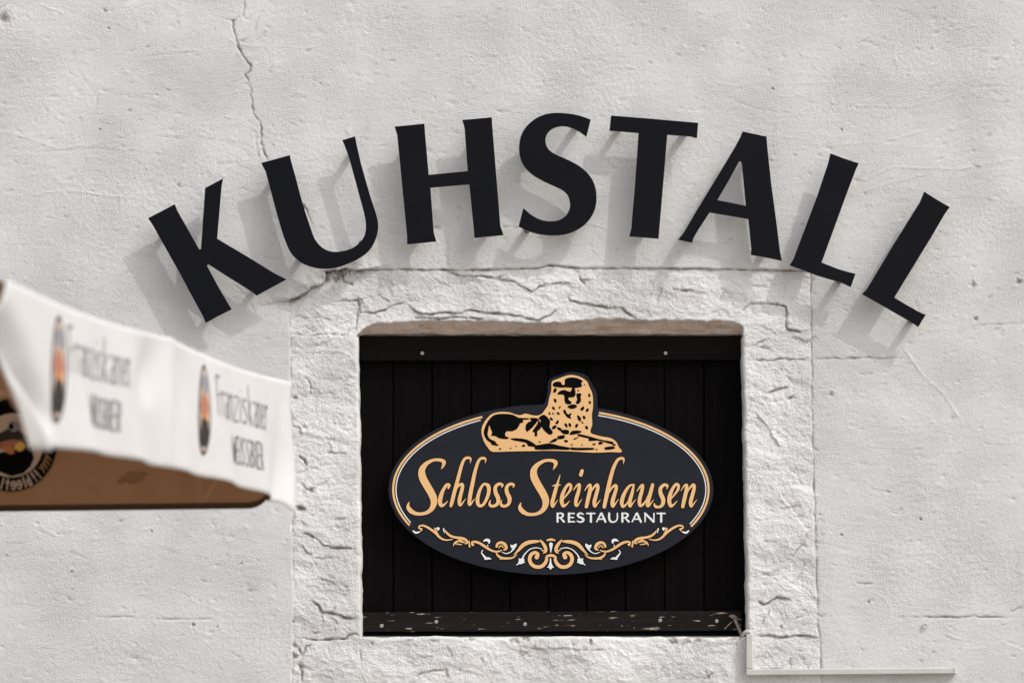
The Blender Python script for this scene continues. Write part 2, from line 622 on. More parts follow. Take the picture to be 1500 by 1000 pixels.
# --- which pixel belongs to what
chip = jag([(424, 439), (436, 436), (447, 429), (456, 421), (470, 418), (477, 410), (477, 398), (490, 395), (514, 395),
            (530, 395.5)], 1.6, 5, 1)
topj = jag([(530, 395.5), (600, 394.5), (680, 396), (750, 394), (790, 392.5), (803, 388.5), (818, 389.5), (850, 393), (960, 393),
            (1080, 394.5), (1188, 396)], 0.7, 9, 2)
rightj = jag([(1188, 396), (1188.5, 500), (1190, 640), (1192, 700), (1195, 800), (1198, 918), (1201, 932), (1203, 1000), (1204, 1050)], 0.8, 12, 3)
leftj = jag([(424, 439), (425, 520), (427, 640), (428.5, 800), (430, 935), (427, 1000), (427, 1050)], 0.8, 12, 4)
topline_u = np.concatenate([chip[:, 0], topj[:, 0]]); topline_v = np.concatenate([chip[:, 1], topj[:, 1]])
o_ = np.argsort(topline_u, kind='stable')
tline = np.interp(U, topline_u[o_], topline_v[o_])
lx = np.interp(V, leftj[:, 1], leftj[:, 0]); rx = np.interp(V, rightj[:, 1], rightj[:, 0])
stone = (U > lx) & (U < rx) & (V > tline) & (V < 1052)
Hh = np.where(stone, Hs - 3.0, Hp)
Dirt = np.zeros(U.shape)
DN = fbm(XX / 0.03, ZZ / 0.03, 2, 99)
CN = np.clip(0.85 + 0.8 * fbm(XX / 0.032, ZZ / 0.032, 3, 97), 0.30, 1.5)
def carve(P, depth, width, soft=0.0, proud=0.0, reach=12.0, taper=True):
    """a crack or joint: narrow groove; `proud` raises the upper/left side by that much, fading over `reach` px"""
    global Hh
    box, d, s, t = poly_dist(P)
    e = np.clip(np.minimum(t, 1 - t) * 8, 0, 1) if taper else 1.0
    cn = CN[box]
    width = width * (0.55 + 0.5 * cn)
    g_ = -depth * np.exp(-(d / width) ** 2) * e * cn
    if proud:
        g_ = g_ + np.where(s > 0, 0.55, -0.45) * proud * np.exp(-d / reach) * e * (0.35 + 0.65 * cn)
    h = Hh[box]
    Hh[box] = h + g_
    if depth > 0:
        k_ = min(depth / 5.0, 1.0) * 0.8
        Dirt[box] = np.maximum(Dirt[box], k_ * np.exp(-(d / (0.95 * width)) ** 2) * e * np.clip(0.75 + 1.1 * DN[box], 0, 1) * np.clip(cn, 0, 1))


# joints round the surround
carve(chip, 6.0, 1.7, proud=26.0, reach=16, taper=False)
carve(topj, 5.0, 1.3, proud=4.5, reach=10, taper=False)
carve(rightj, 3.0, 1.3, proud=-1.5, reach=8, taper=False)
carve(leftj, 2.5, 1.3, proud=-2.0, reach=8, taper=False)


def A(pts, ox, oy, s):
    return [(ox + x / s, oy + y / s) for x, y in pts]


# plaster cracks
c1 = A([(1058, -60), (1055, 10), (1050, 70), (1003, 90), (1008, 140), (1025, 200), (1050, 250), (1083, 280), (1078, 305), (1057, 325), (1078, 375),
        (1088, 440), (1092, 490), (1120, 520), (1128, 560), (1125, 610), (1140, 660), (1160, 700), (1200, 790), (1320, 900), (1345, 960), (1365, 1010)], 0, 0, 2.942)
carve(jag(c1, 1.5, 3, 10), 5.5, 1.1, proud=1.2, reach=7)
carve(jag(A([(945, 75), (1003, 92)], 0, 0, 2.942), 0.8, 5, 11), 2.0, 1.0)
carve(jag(A([(1095, 560), (1105, 620), (1120, 690)], 0, 0, 2.942), 1.2, 4, 12), 2.2, 1.3)
carve(jag(A([(845, 605), (930, 600), (1100, 632)], 0, 0, 2.942), 0.6, 6, 13), 0.9, 1.0)
carve(jag(A([(905, 400), (980, 370), (1060, 335)], 0, 0, 2.942), 0.8, 6, 14), 1.0, 1.0)
carve(jag([(735, 332), (770, 332)], 1.0, 5, 15), 3.0, 1.1)
carve(jag([(852, 330), (868, 331), (886, 338)], 1.0, 5, 16), 2.0, 1.0)
carve(jag(A([(345, 455), (460, 452), (540, 452), (620, 450), (690, 452), (780, 446)], 1080, 380, 3.124), 1.0, 6, 17), 3.6, 1.2, proud=1.2, reach=6)
carve(jag(A([(740, 380), (850, 530), (950, 620), (1000, 700), (1035, 750)], 1080, 380, 3.124), 0.6, 9, 18), -1.6, 1.6)
carve(jag(A([(430, 180), (540, 235)], 1080, 380, 3.124), 0.6, 7, 19), 1.4, 1.0)
carve(jag(A([(1090, 300), (1200, 297), (1312, 290), (1420, 288)], 1080, 380, 3.124), 0.8, 7, 20), 2.2, 1.1)
carve(jag(A([(550, 527), (632, 523)], 1080, 380, 3.124), 0.8, 5, 21), 2.0, 1.1)
carve(jag(A([(780, 695), (880, 697), (1040, 697), (1085, 688), (1100, 697), (1180, 696), (1245, 697)], 1080, 680, 3.124), 0.8, 6, 22), 4.0, 1.2, proud=2.0, reach=6)
carve(jag(A([(1240, 650), (1255, 672), (1330, 640)], 1080, 680, 3.124), 0.8, 5, 23), 2.5, 1.2)
carve(jag(A([(540, 540), (580, 548), (620, 545)], 1080, 680, 3.124), 0.8, 5, 24), 2.5, 1.2)
carve(jag(A([(380, 695), (410, 682)], 1080, 680, 3.124), 0.8, 5, 25), 2.5, 1.2)
carve(jag(A([(390, 455), (450, 455), (530, 452), (590, 460), (660, 462), (790, 463), (890, 462)], 0, 740, 2.778), 0.7, 6, 26), 2.4, 1.1)
carve(jag(A([(860, 60), (880, 95)], 0, 740, 2.778), 0.8, 4, 27), 3.0, 1.4)
carve(jag([(395, 440), (424, 437)], 0.7, 5, 28), 2.5, 1.0)
carve(jag([(412, 532), (425, 534)], 0.9, 4, 29), 3.0, 1.1)
carve(jag(A([(150, 430), (310, 425), (400, 450)], 410, 380, 5), 0.8, 5, 30), 2.0, 1.0, proud=1.5, reach=7)
for k, (pts, dpt) in enumerate([([(770, 180), (830, 187), (868, 212)], 1.2), ([(655, 195), (700, 220)], 1.2), ([(270, 290), (310, 270)], 1.4),
                                ([(860, 150), (892, 178)], 1.0), ([(210, 440), (330, 480), (480, 500)], 1.1), ([(550, 452), (610, 455)], 1.2),
                                ([(1170, 408), (1270, 385), (1470, 378)], 1.2), ([(1100, 120), (1180, 130), (1310, 110)], -0.9),
                                ([(740, 465), (1000, 470), (1180, 425)], -1.2), ([(680, 640), (900, 620), (1080, 570)], -1.2),
                                ([(790, 790), (930, 735), (1220, 745), (1490, 690)], -1.8), ([(720, 860), (1000, 780), (1120, 750)], -1.2)]):
    carve(jag(A(pts, 1000, 0, 3.0), 0.5, 8, 40 + k), dpt, 1.2)
for k, (pts, dpt) in enumerate([([(0, 560), (250, 640), (560, 600)], -1.0), ([(140, 655), (420, 640), (760, 670)], 0.9), ([(60, 420), (300, 415), (620, 405)], 0.8),
                                ([(640, 240), (860, 225)], 0.9), ([(20, 850), (300, 820), (600, 860)], -1.1), ([(330, 300), (420, 420), (400, 520)], 0.9)]):
    carve(jag(A(pts, 0, 0, 2.942), 0.7, 9, 60 + k), dpt, 1.2)

# flaking layers of the stone surround
fl = [
    ([(365, 45), (420, 55), (500, 58), (560, 65), (582, 45)], 500, 380, 2.419, 3.0, 4.5),
    ([(530, 70), (600, 75), (650, 100), (680, 115), (700, 95), (770, 84), (840, 90)], 500, 380, 2.419, 2.5, 4.0),
    ([(833, 36), (862, 92)], 500, 380, 2.419, 3.0, -3.0),
    ([(798, 122), (810, 145), (870, 155), (900, 165), (990, 170), (1030, 200), (1050, 212)], 500, 380, 2.419, 3.2, 5.0),
    ([(225, 150), (250, 175), (275, 190), (340, 190), (400, 190), (450, 180), (500, 185), (560, 190), (640, 200), (700, 215), (740, 198), (780, 170)], 500, 380, 2.419, 4.0, 6.0),
    ([(250, 205), (350, 212), (420, 205), (520, 215)], 500, 380, 2.419, 2.5, 4.0),
    ([(1175, 104), (1240, 108), (1292, 122)], 500, 380, 2.419, 2.5, 3.0),
    ([(60, 120), (62, 160), (70, 190), (120, 190), (170, 170), (225, 152)], 500, 380, 2.419, 3.0, 4.0),
    ([(360, 310), (470, 300), (600, 290), (580, 350), (560, 470), (566, 540)], 410, 380, 5.0, 3.0, 2.5),
    ([(440, 110), (470, 170), (530, 185), (540, 160)], 410, 380, 5.0, 5.0, -4.0),
    ([(75, 545), (200, 556), (380, 550), (560, 556)], 410, 380, 5.0, 2.0, -3.0),
    ([(0, 250), (30, 232), (60, 200), (170, 205), (222, 215), (230, 320), (330, 325)], 1080, 380, 3.124, 4.0, 5.0),
    ([(60, 460), (160, 462), (230, 455), (340, 455)], 1080, 380, 3.124, 3.0, 1.5),
    ([(130, 620), (165, 600), (235, 580)], 1080, 380, 3.124, 4.5, 4.5),
    ([(225, 640), (262, 620)], 1080, 380, 3.124, 3.5, 3.0),
    ([(85, 690), (140, 760), (195, 860)], 1080, 380, 3.124, -2.0, 3.0),
    ([(180, 100), (230, 180), (280, 250), (315, 300), (300, 365), (270, 390), (248, 432)], 1080, 680, 3.124, 1.0, -4.5),
    ([(92, 620), (120, 640), (150, 625), (180, 605), (215, 610), (247, 624)], 1080, 680, 3.124, 5.0, 6.5),
    ([(75, 780), (180, 788), (280, 782), (384, 788)], 1080, 680, 3.124, 5.0, 3.0),
    ([(172, 862), (215, 900), (225, 950), (215, 1010)], 410, 380, 5.0, 5.0, -5.0),
    ([(140, 530), (170, 560), (202, 606)], 410, 560, 5.0, 4.0, 3.0),
    ([(90, 310), (140, 330), (160, 380)], 410, 560, 5.0, 2.5, 2.5),
    ([(160, 740), (205, 785), (275, 765)], 410, 560, 5.0, 4.0, 3.0),
    ([(90, 910), (190, 930)], 410, 560, 5.0, 5.0, 3.0),
    ([(120, 120), (160, 125), (210, 150), (260, 195), (330, 208), (400, 208), (455, 213)], 410, 750, 4.0, 4.5, 4.5),
    ([(130, 190), (160, 240), (195, 245)], 410, 750, 4.0, 3.0, 3.0),
    ([(175, 512), (230, 545), (250, 590), (330, 595), (380, 615), (455, 620)], 410, 750, 4.0, 3.5, 5.0),
    ([(85, 735), (190, 745), (280, 745), (380, 742), (400, 720), (475, 714)], 410, 750, 4.0, 5.0, 2.0),
    ([(100, 780), (130, 840), (150, 790), (190, 770)], 410, 750, 4.0, 4.0, 2.0),
    ([(470, 800), (480, 880)], 410, 750, 4.0, 2.0, 2.0),
    ([(120, 900), (130, 1000)], 410, 750, 4.0, 4.0, -2.0),
    ([(270, 375), (330, 355), (385, 350), (390, 385)], 500, 840, 2.5, 3.0, 2.0),
    ([(650, 275), (700, 305)], 500, 840, 2.5, 2.0, 2.0),
    ([(660, 270), (860, 278), (1000, 275)], 500, 840, 2.5, 1.5, 1.5),
]
for k, (pts, ox, oy, s, dp, pr) in enumerate(fl):
    carve(jag(jag(A(pts, ox, oy, s), 1.8, 9.0, 300 + k), 1.0, 3.0, 100 + k), dp * 1.7, 1.15, proud=pr * 1.35, reach=11)
# many small scales and hairline flakes all over the surround
rs = np.random.RandomState(11)
nfl = 0
while nfl < 110:
    hx, hy = rs.uniform(428, 1196), rs.uniform(398, 1000)
    if 522 < hx < 1098 and 462 < hy < 936:
        continue
    nfl += 1
    ang = rs.choice([rs.normal(0, 0.35), rs.uniform(-1.5, 1.5)])
    Lf = rs.uniform(8, 34)
    p0 = np.array([hx, hy])
    p1 = p0 + Lf * np.array([math.cos(ang), math.sin(ang)])
    if not (428 < p1[0] < 1196 and 398 < p1[1] < 1010) or (518 < p1[0] < 1100 and 464 < p1[1] < 938):
        continue
    carve(jag([p0, p1], 1.6, 3.2, 500 + nfl), rs.uniform(0.6, 2.6), 1.1, proud=rs.uniform(1.0, 4.0) * rs.choice([1, 1, -1]), reach=rs.uniform(5, 11))

# hairlines and float marks in the plaster
rs = np.random.RandomState(23)
for k in range(190):
    p0 = np.array([rs.uniform(-20, 1520), rs.uniform(-20, 1020)])
    ang = rs.normal(0.05, 0.35) if rs.rand() < 0.75 else rs.uniform(-1.5, 1.5)
    Lf = rs.uniform(10, 62)
    bend = rs.normal(0, 0.35)
    p1 = p0 + Lf / 2 * np.array([math.cos(ang), math.sin(ang)])
    p2 = p1 + Lf / 2 * np.array([math.cos(ang + bend), math.sin(ang + bend)])
    if any(415 < q[0] < 1205 and q[1] > 385 for q in (p0, p1, p2)):
        continue
    dp_ = rs.uniform(0.5, 1.5) * rs.choice([1, 1, -1])
    carve(jag([p0, p1, p2], 0.7, 5, 700 + k), dp_, 1.1, proud=rs.uniform(-1.0, 1.0), reach=5)

# pock marks, nail holes
for (hx, hy, r, dpt) in [(283, 915, 2.2, 10), (1425, 417, 3.2, 6), (1429, 467, 2.6, 7), (1217, 577, 3.0, 4), (1348, 760, 1.8, 7), (1272, 881, 2.2, 6),
                         (1232, 783, 1.6, 6), (1132, 130, 1.3, 6), (1233, 190, 1.2, 6), (1492, 413, 4.0, 6), (154, 16, 2.6, 4), (159, 42, 1.3, 6), (146, 190, 1.5, 6),
                         (5, 28, 7, 9), (1144, 918, 2.2, 6), (262, 271, 3, 3), (501, 402, 2, 9), (432, 582, 3, 6), (456, 718, 3.5, 6), (440, 744, 5, 6),
                         (440, 975, 4, 7), (432, 960, 4, 7), (432, 945, 3, 6), (864, 938, 2.2, 6), (545, 942, 2, 6), (1138, 445, 2, 6), (1005, 473, 3, 5),
                         (858, 983, 2.4, 4), (673, 981, 1.6, 5), (105, 837, 1.4, 5), (354, 825, 1.4, 6), (222, 778, 1.6, 5), (318, 917, 1.5, 5)]:
    box = (np.abs(U - hx) < 5 * r) & (np.abs(V - hy) < 5 * r)
    d = np.hypot(U[box] - hx, V[box] - hy) * (1 + 0.55 * fbm(XX[box] / 0.006, ZZ[box] / 0.006, 2, 7))
    Dirt[box] = np.maximum(Dirt[box], 0.75 * np.exp(-(d / (0.8 * r)) ** 2))
    Hh[box] += -dpt * np.exp(-(d / r) ** 2) + 0.12 * dpt * np.exp(-((d - 1.9 * r) / (0.8 * r)) ** 2)
# scattered tiny pits and grains of the render
rs = np.random.RandomState(5)
for k in range(2600):
    hx, hy = rs.uniform(-30, 1530), rs.uniform(-30, 1030)
    r = rs.uniform(0.9, 2.2) if k < 2300 else rs.uniform(1.8, 3.4)
    iu = np.searchsorted(US, hx); iv = np.searchsorted(VS, hy)
    sl_ = (slice(max(iv - 6, 0), iv + 6), slice(max(iu - 6, 0), iu + 6))
    th_ = rs.uniform(-0.5, 0.5)
    du, dv = U[sl_] - hx, V[sl_] - hy
    d = np.hypot((du * math.cos(th_) + dv * math.sin(th_)) / rs.uniform(1.0, 2.6), dv * math.cos(th_) - du * math.sin(th_))
    sg0 = rs.choice([-2.4, -1.7, -1.2, 1.1, 1.6])
    Hh[sl_] += sg0 * np.exp(-(d / r) ** 2)
    if sg0 < -2 and rs.rand() < 0.30:
        Dirt[sl_] = np.maximum(Dirt[sl_], rs.uniform(0.15, 0.5) * np.exp(-(d / (0.8 * r)) ** 2))
# whitewash knocked off along the sill edge
for (hx, hy, ra, rb) in [(755, 936, 7, 3), (985, 938, 6, 4.5), (1006, 937, 4, 3.5), (1022, 937, 6, 3), (636, 938, 5, 2.5), (690, 936, 6, 2), (770, 935, 4, 2), (865, 940, 3, 4),
                         (600, 937, 5, 2), (1075, 935, 6, 2), (500, 401, 10, 5), (493, 409, 6, 4)]:
    box = (np.abs(U - hx) < 3 * ra) & (np.abs(V - hy) < 4 * rb)
    d = np.hypot((U[box] - hx) / ra, (V[box] - hy) / rb) * (1 + 0.7 * fbm(XX[box] / 0.008, ZZ[box] / 0.008, 2, 8))
    m_ = np.clip((1.15 - d) / 0.3, 0, 1)
    Dirt[box] = np.maximum(Dirt[box], 0.62 * m_)
    Hh[box] -= 2.5 * m_

# opening: worn chamfer under the lintel, rounded arrises
front = np.interp(U, [500, 524, 529, 536, 546, 600, 640, 720, 800, 846, 880, 960, 1050, 1076, 1086, 1091, 1110],
                  [494, 491, 486, 480, 474.5, 470.5, 469, 470, 473, 470, 466.5, 468.5, 469, 471, 475, 482, 494]) \
    + 2.2 * fbm(U / 20.0, U * 0 + 1.0, 4, 80, 0.6)
REC = 0.075                                          # shutter face lies this far behind the wall face
inw = (U0 >= UL - 0.5) & (U0 <= UR + 0.5) & (V0 <= VT + 0.1)
tt_ = np.clip((V - front) / np.maximum(VT - front, 1.0), 0, 1)
under = inw & (V > front)
Hh = np.where(under, Hh * (1 - 0.75 * tt_) - (REC * 1000 + 14) * tt_ ** 0.85 + 6.0 * fbm(XX / 0.06, ZZ / 0.014, 4, 85, 0.6) * np.sqrt(tt_), Hh)
edge = np.full(U.shape, 1e3)
rowmask = (V0 >= VT - 1) & (V0 <= VB + 1)
edge = np.where(rowmask & (U0 <= UL + .1), UL - U0, edge)
edge = np.where(rowmask & (U0 >= UR - .1), U0 - UR, edge)
edge = np.where((V0 >= VB - .1) & (U0 >= UL) & (U0 <= UR), V0 - VB, edge)
rad = 5.0 + 2.5 * fbm(XX / 0.05, ZZ / 0.05, 2, 88)
Hh = Hh - 9.0 * np.clip(1 - edge / np.maximum(rad, 2.5), 0, 1) ** 2
ins = (U0 > UL + .1) & (U0 < UR - .1) & (V0 > VT + .1) & (V0 < VB - .1)

POS = W(U, V, Hh * mm)
far = ~vis
POS = POS.reshape(-1, 3)
nu, nv = len(US), len(VS)
I, J = np.meshgrid(np.arange(nu - 1), np.arange(nv - 1))
I = I.ravel(); J = J.ravel()
quad = np.stack([J * nu + I, (J + 1) * nu + I, (J + 1) * nu + I + 1, J * nu + I + 1], 1)
cu = U.reshape(-1)[quad].mean(1); cv = V.reshape(-1)[quad].mean(1)
hole = (I >= iL) & (I < iR) & (J >= jT) & (J < jB)
st_face = stone.reshape(-1)[quad].sum(1) >= 3
und = under.reshape(-1)[quad].sum(1) >= 3

wall = thing('building_wall', 'white plastered wall with a flaking sandstone window surround', 'wall', (0, 0, 0))


def submesh(name, mask, mats, fm=None):
    q = quad[mask]
    used = np.unique(q)
    remap = np.zeros(len(POS), int); remap[used] = np.arange(len(used))
    me = bpy.data.meshes.new(name)
    me.vertices.add(len(used)); me.vertices.foreach_set('co', POS[used].astype(np.float32).ravel())
    me.loops.add(len(q) * 4); me.loops.foreach_set('vertex_index', remap[q].astype(np.int32).ravel())
    me.polygons.add(len(q))
    me.polygons.foreach_set('loop_start', np.arange(0, len(q) * 4, 4, dtype=np.int32))
    try:
        me.polygons.foreach_set('loop_total', np.full(len(q), 4, dtype=np.int32))
    except Exception:
        pass
    for m in mats:
        me.materials.append(M[m])
    me.update(calc_edges=True)
    me.polygons.foreach_set('use_smooth', np.ones(len(q), dtype=bool))
    if fm is not None:
        me.polygons.foreach_set('material_index', fm[mask].astype(np.int32))
    me.update()
    at = me.attributes.new('dirt', 'FLOAT', 'POINT')
    at.data.foreach_set('value', Dirt.reshape(-1)[used].astype(np.float32))
    o = bpy.data.objects.new(name, me)
    C.objects.link(o)
    o.parent = wall
    return o


submesh('plaster', ~hole & ~st_face, ['plaster'])
S_ = st_face & ~hole
lintR = np.interp(cv, [396, 440, 444, 449, 482, 484, 495], [1200, 1200, 1134, 1151, 1153, 1200, 1200])
lend = np.interp(cv, [396, 410, 440, 452, 488], [530, 531, 529, 525, 523])
above = cv < 495
z_lintel = above & (cu > lend) & ((cu < 1081) | (cv < np.interp(cu, [1081, 1100, 1101, 1150, 1153, 1153.5, 1200], [460, 444, 444, 449, 452, 484, 484])))
z_tl = above & (cu <= lend)
z_tr = (cv < 526) & (cu > 1080) & ~z_lintel
left = cu < 600; right = cu > 1000
z_l = left & ~z_tl & ~z_lintel & (cv < 935.5)
z_r = right & ~z_tr & ~z_lintel & (cv < 933)
low = ~(z_lintel | z_tl | z_tr | z_l | z_r)
for nm, mk in (('lintel_stone', z_lintel), ('corner_stone', z_tl), ('corner_stone', z_tr), ('jamb_stone', z_l), ('jamb_stone', z_r),
               ('base_stone', low & (cu < 530)), ('sill_stone', low & (cu >= 530) & (cu < 1094)), ('base_stone', low & (cu >= 1094))):
    submesh(nm, S_ & mk, ['stone', 'reveal'], und.astype(int))

# reveals: from the arris back into the wall
PG = POS.reshape(nv, nu, 3)
def reveal(name, strip, seed):
    n = len(strip)
    rows = [strip]
    for k, y in enumerate((0.012, 0.03, 0.055, 0.085, 0.12, 0.22)):
        r = strip.copy()
        r[:, 1] = y
        if 0 < k < 5:
            r[:, 0] += 0.0016 * fbm(strip[:, 2] / 0.03, np.full(n, k * 0.7), 2, seed)
        rows.append(r)
    v = np.concatenate(rows)
    f = []
    for a in range(len(rows) - 1):
        for i in range(n - 1):
            f.append((a * n + i, a * n + i + 1, (a + 1) * n + i + 1, (a + 1) * n + i))
    return link(name, v, f, 'stone', wall, smooth=True)
reveal('reveal', PG[jT:jB + 1, iL].copy(), 90)
reveal('reveal', PG[jT:jB + 1, iR].copy(), 92)
reveal('sill_top', PG[jB, iL:iR + 1].copy(), 94)

# ------------------------------------------------------------------ shutter of black boards in the opening
sh = thing('window_shutter', 'black stained plank shutter filling the window opening behind the oval sign', 'shutter', W(808, 931, -REC - 0.02))
edges = [527.5, 576, 633, 690, 747, 803, 859, 916, 973, 1031, 1091.5]
for k, (a, b) in enumerate(zip(edges[:-1], edges[1:])):
    dz_ = random.uniform(-0.0012, 0.0012)
    sk = lambda v: 0
    slab('board', [(a + 0.45 + (0 if k else -1), 490), (b - 0.45 + (-2 if k == 9 else 0), 490), (b - 0.45 + (2.5 if k == 9 else 0), 930), (a + 0.45 + (0 if k else 3), 930)],
         -REC - 0.020 + dz_, 0.024, 'board', sh, bev=0.0035, inset=1.3)
slab('backing_board', [(526, 488), (1090, 488), (1094, 931), (530, 931)], -REC - 0.0455, 0.02, 'board', sh)
slab('top_batten', [(527, 492), (1086, 492), (1087, 527.5), (527, 528.5)], -REC + 0.004, 0.022, 'topbatten', sh, bev=0.003, inset=1.4)
slab('bottom_batten', [(531, 896.5), (1086, 894), (1087, 923.5), (531, 925)], -REC + 0.004, 0.022, 'batten', sh, bev=0.003, inset=1.2)
slab('bottom_rail', [(531, 926.5), (1092, 925.5), (1093, 931), (531, 931)], -REC - 0.006, 0.016, 'board', sh, bev=0.003, inset=0.8)


def screw(u, v, off, r, parent):
    p = W(u, v, off)
    n = 14
    vs, fs = [], []
    for (rr, y) in ((r, 0.0), (r, -0.0008), (r * 0.8, -0.0016)):
        for k in range(n):
            a = 2 * math.pi * k / n
            vs.append((p[0] + rr * math.cos(a), p[1] + y, p[2] + rr * math.sin(a)))
    for s in range(2):
        for k in range(n):
            fs.append((s * n + k, s * n + (k + 1) % n, (s + 1) * n + (k + 1) % n, (s + 1) * n + k))
    fs.append(tuple(2 * n + k for k in range(n)))
    o = link('screw', vs, fs, 'screw', parent)
    q = r * 0.42
    y = p[1] - 0.0019
    t = q * 0.35
    link('recess', [(p[0] + dx, y, p[2] + dz) for dx, dz in ((-t, -q), (t, -q), (t, -t), (q, -t), (q, t), (t, t), (t, q), (-t, q), (-t, t), (-q, t), (-q, -t), (-t, -t))],
         [tuple(range(12))], 'slot', o)


for (u, v) in ((618.5, 517), (975, 517), (559, 916), (639, 910), (769, 913.5), (967, 908), (1050, 909)):
    screw(u, v, -REC + 0.004, 0.0050, sh)

# ------------------------------------------------------------------ the eight standing-off letters
OFF = 0.062
def G(pts, ox, oy, s):
    return np.array([(ox + x / s, oy + y / s) for x, y in pts])

K = [G([(195, 290), (358, 205), (375, 246), (440, 360), (508, 480), (518, 478), (530, 300), (542, 125), (543, 106), (653, 48), (644, 95), (630, 260), (617, 415),
        (820, 535), (960, 622), (1040, 663), (950, 712), (858, 762), (832, 741), (700, 658), (563, 571), (554, 578), (620, 700), (685, 812), (706, 845), (620, 888), (547, 928),
        (532, 892), (380, 610), (225, 335)], 170, 250, 4.165)]
Uo = [G([(57, 222), (248, 170), (256, 208)], 370, 190, 4.545),
      spline(G([(285, 310), (330, 480), (385, 650), (410, 718), (445, 768), (490, 800), (540, 813), (600, 808), (660, 790), (710, 755), (740, 715), (753, 670), (752, 610), (735, 530), (700, 400), (640, 180)], 370, 190, 4.545), 3),
      G([(612, 105), (596, 70), (683, 45), (689, 82)], 370, 190, 4.545),
      spline(G([(720, 220), (780, 430), (825, 570), (836, 630), (833, 680), (815, 740), (780, 800), (720, 850), (640, 890), (560, 918), (480, 926), (410, 918), (350, 898), (300, 868), (255, 820), (225, 760), (190, 660), (140, 480), (87, 280)], 370, 190, 4.545), 3)]
Uo = [np.concatenate(Uo)]
Hl = [G([(62, 122), (270, 102), (273, 150), (300, 458), (572, 432), (550, 135), (534, 76), (740, 57), (743, 112), (800, 815), (822, 878), (618, 898), (615, 850), (583, 525), (312, 548),
         (335, 862), (354, 922), (149, 943), (149, 885), (80, 180)], 565, 160, 4.762)]
Sl = [np.concatenate([G([(573, 97), (543, 217)], 745, 155, 4.762),
      spline(G([(500, 185), (450, 160), (400, 145), (350, 146), (305, 162), (272, 192), (257, 235), (265, 280), (290, 315), (340, 345), (420, 380), (500, 425), (560, 480), (598, 545), (613, 620), (608, 700), (580, 770), (530, 830), (460, 875), (380, 900), (290, 904), (200, 893), (120, 868)], 745, 155, 4.762), 3),
      G([(70, 842), (103, 713)], 745, 155, 4.762),
      spline(G([(150, 755), (200, 785), (250, 802), (300, 805), (350, 798), (395, 770), (423, 725), (428, 680), (415, 630), (380, 592), (320, 562), (240, 525), (165, 480), (110, 425), (80, 360), (73, 290), (85, 215), (120, 150), (180, 95), (250, 62), (330, 50), (420, 55), (500, 70)], 745, 155, 4.762), 3)])]
Tl = [G([(75, 47), (400, 73), (714, 101), (709, 160), (705, 213), (655, 200), (487, 188), (470, 400), (432, 850), (423, 948), (315, 940), (209, 932), (223, 875), (250, 560), (277, 175), (130, 163), (64, 158)], 880, 160, 5.0)]
Al = [G([(490, 58), (649, 92), (653, 145), (680, 400), (720, 700), (738, 850), (752, 918), (650, 897), (545, 878), (548, 840), (528, 640), (270, 597), (190, 720), (162, 768), (155, 798), (60, 778), (97, 732), (180, 590), (320, 360), (440, 160), (475, 95)], 980, 180, 4.545),
      G([(473, 256), (484, 264), (498, 410), (512, 552), (322, 514), (400, 380), (465, 262)], 980, 180, 4.545)]
L1 = [G([(332, 64), (420, 97), (513, 128), (495, 165), (440, 310), (276, 758), (380, 799), (440, 817), (492, 830), (477, 872), (462, 914), (402, 887), (250, 842), (160, 808), (72, 777), (96, 738), (250, 330), (318, 125)], 1140, 210, 4.346)]
L2 = [G([(427, 37), (490, 77), (556, 115), (531, 150), (470, 255), (276, 572), (340, 610), (390, 638), (435, 660), (415, 690), (398, 720), (352, 691), (250, 632), (113, 555), (140, 525), (250, 340), (405, 90)], 1230, 270, 3.45)]
letters = [
    ('letter_k', K, 'black metal letter K starting the arched lettering on the white wall', [(240, 337), (310, 452), (374, 416), (312, 300)]),
    ('letter_u', Uo, 'black metal letter U of the arched lettering above the window', [(401, 258), (440, 374), (514, 222), (530, 357)]),
    ('letter_h', Hl, 'black metal letter H of the arched lettering above the window', [(600, 205), (616, 340), (700, 195), (717, 330)]),
    ('letter_s', Sl, 'black metal letter S of the arched lettering above the window', [(845, 181), (772, 333), (775, 225), (862, 300)]),
    ('letter_t', Tl, 'black metal letter T of the arched lettering above the window', [(909, 182), (1004, 191), (944, 335)]),
    ('letter_a', Al, 'black metal letter A of the arched lettering above the window', [(1105, 215), (1011, 346), (1124, 362)]),
    ('letter_l', L1, 'black metal letter L standing between the A and the final L', [(1233, 245), (1175, 384), (1232, 407)]),
    ('letter_l', L2, 'black metal letter L at the lower right end of the arched lettering', [(1370, 303), (1285, 427), (1338, 466)]),
]
for nm, loops, lab, rods in letters:
    c = loops[0].mean(0)
    t = thing(nm, lab, 'letter', W(c[0], loops[0][:, 1].max(), OFF), 'letters of the arched sign')
    plate('face', loops, OFF, 0.006, ['black_paint', 'cut_edge'], t)
    for (ru, rv) in rods:
        p = W(ru, rv, OFF - 0.003)
        tube('spacer', [p + np.array([0, 0.0025, 0]), (p[0], 0.004, p[2])], 0.0098, 'rod', t, n=14)

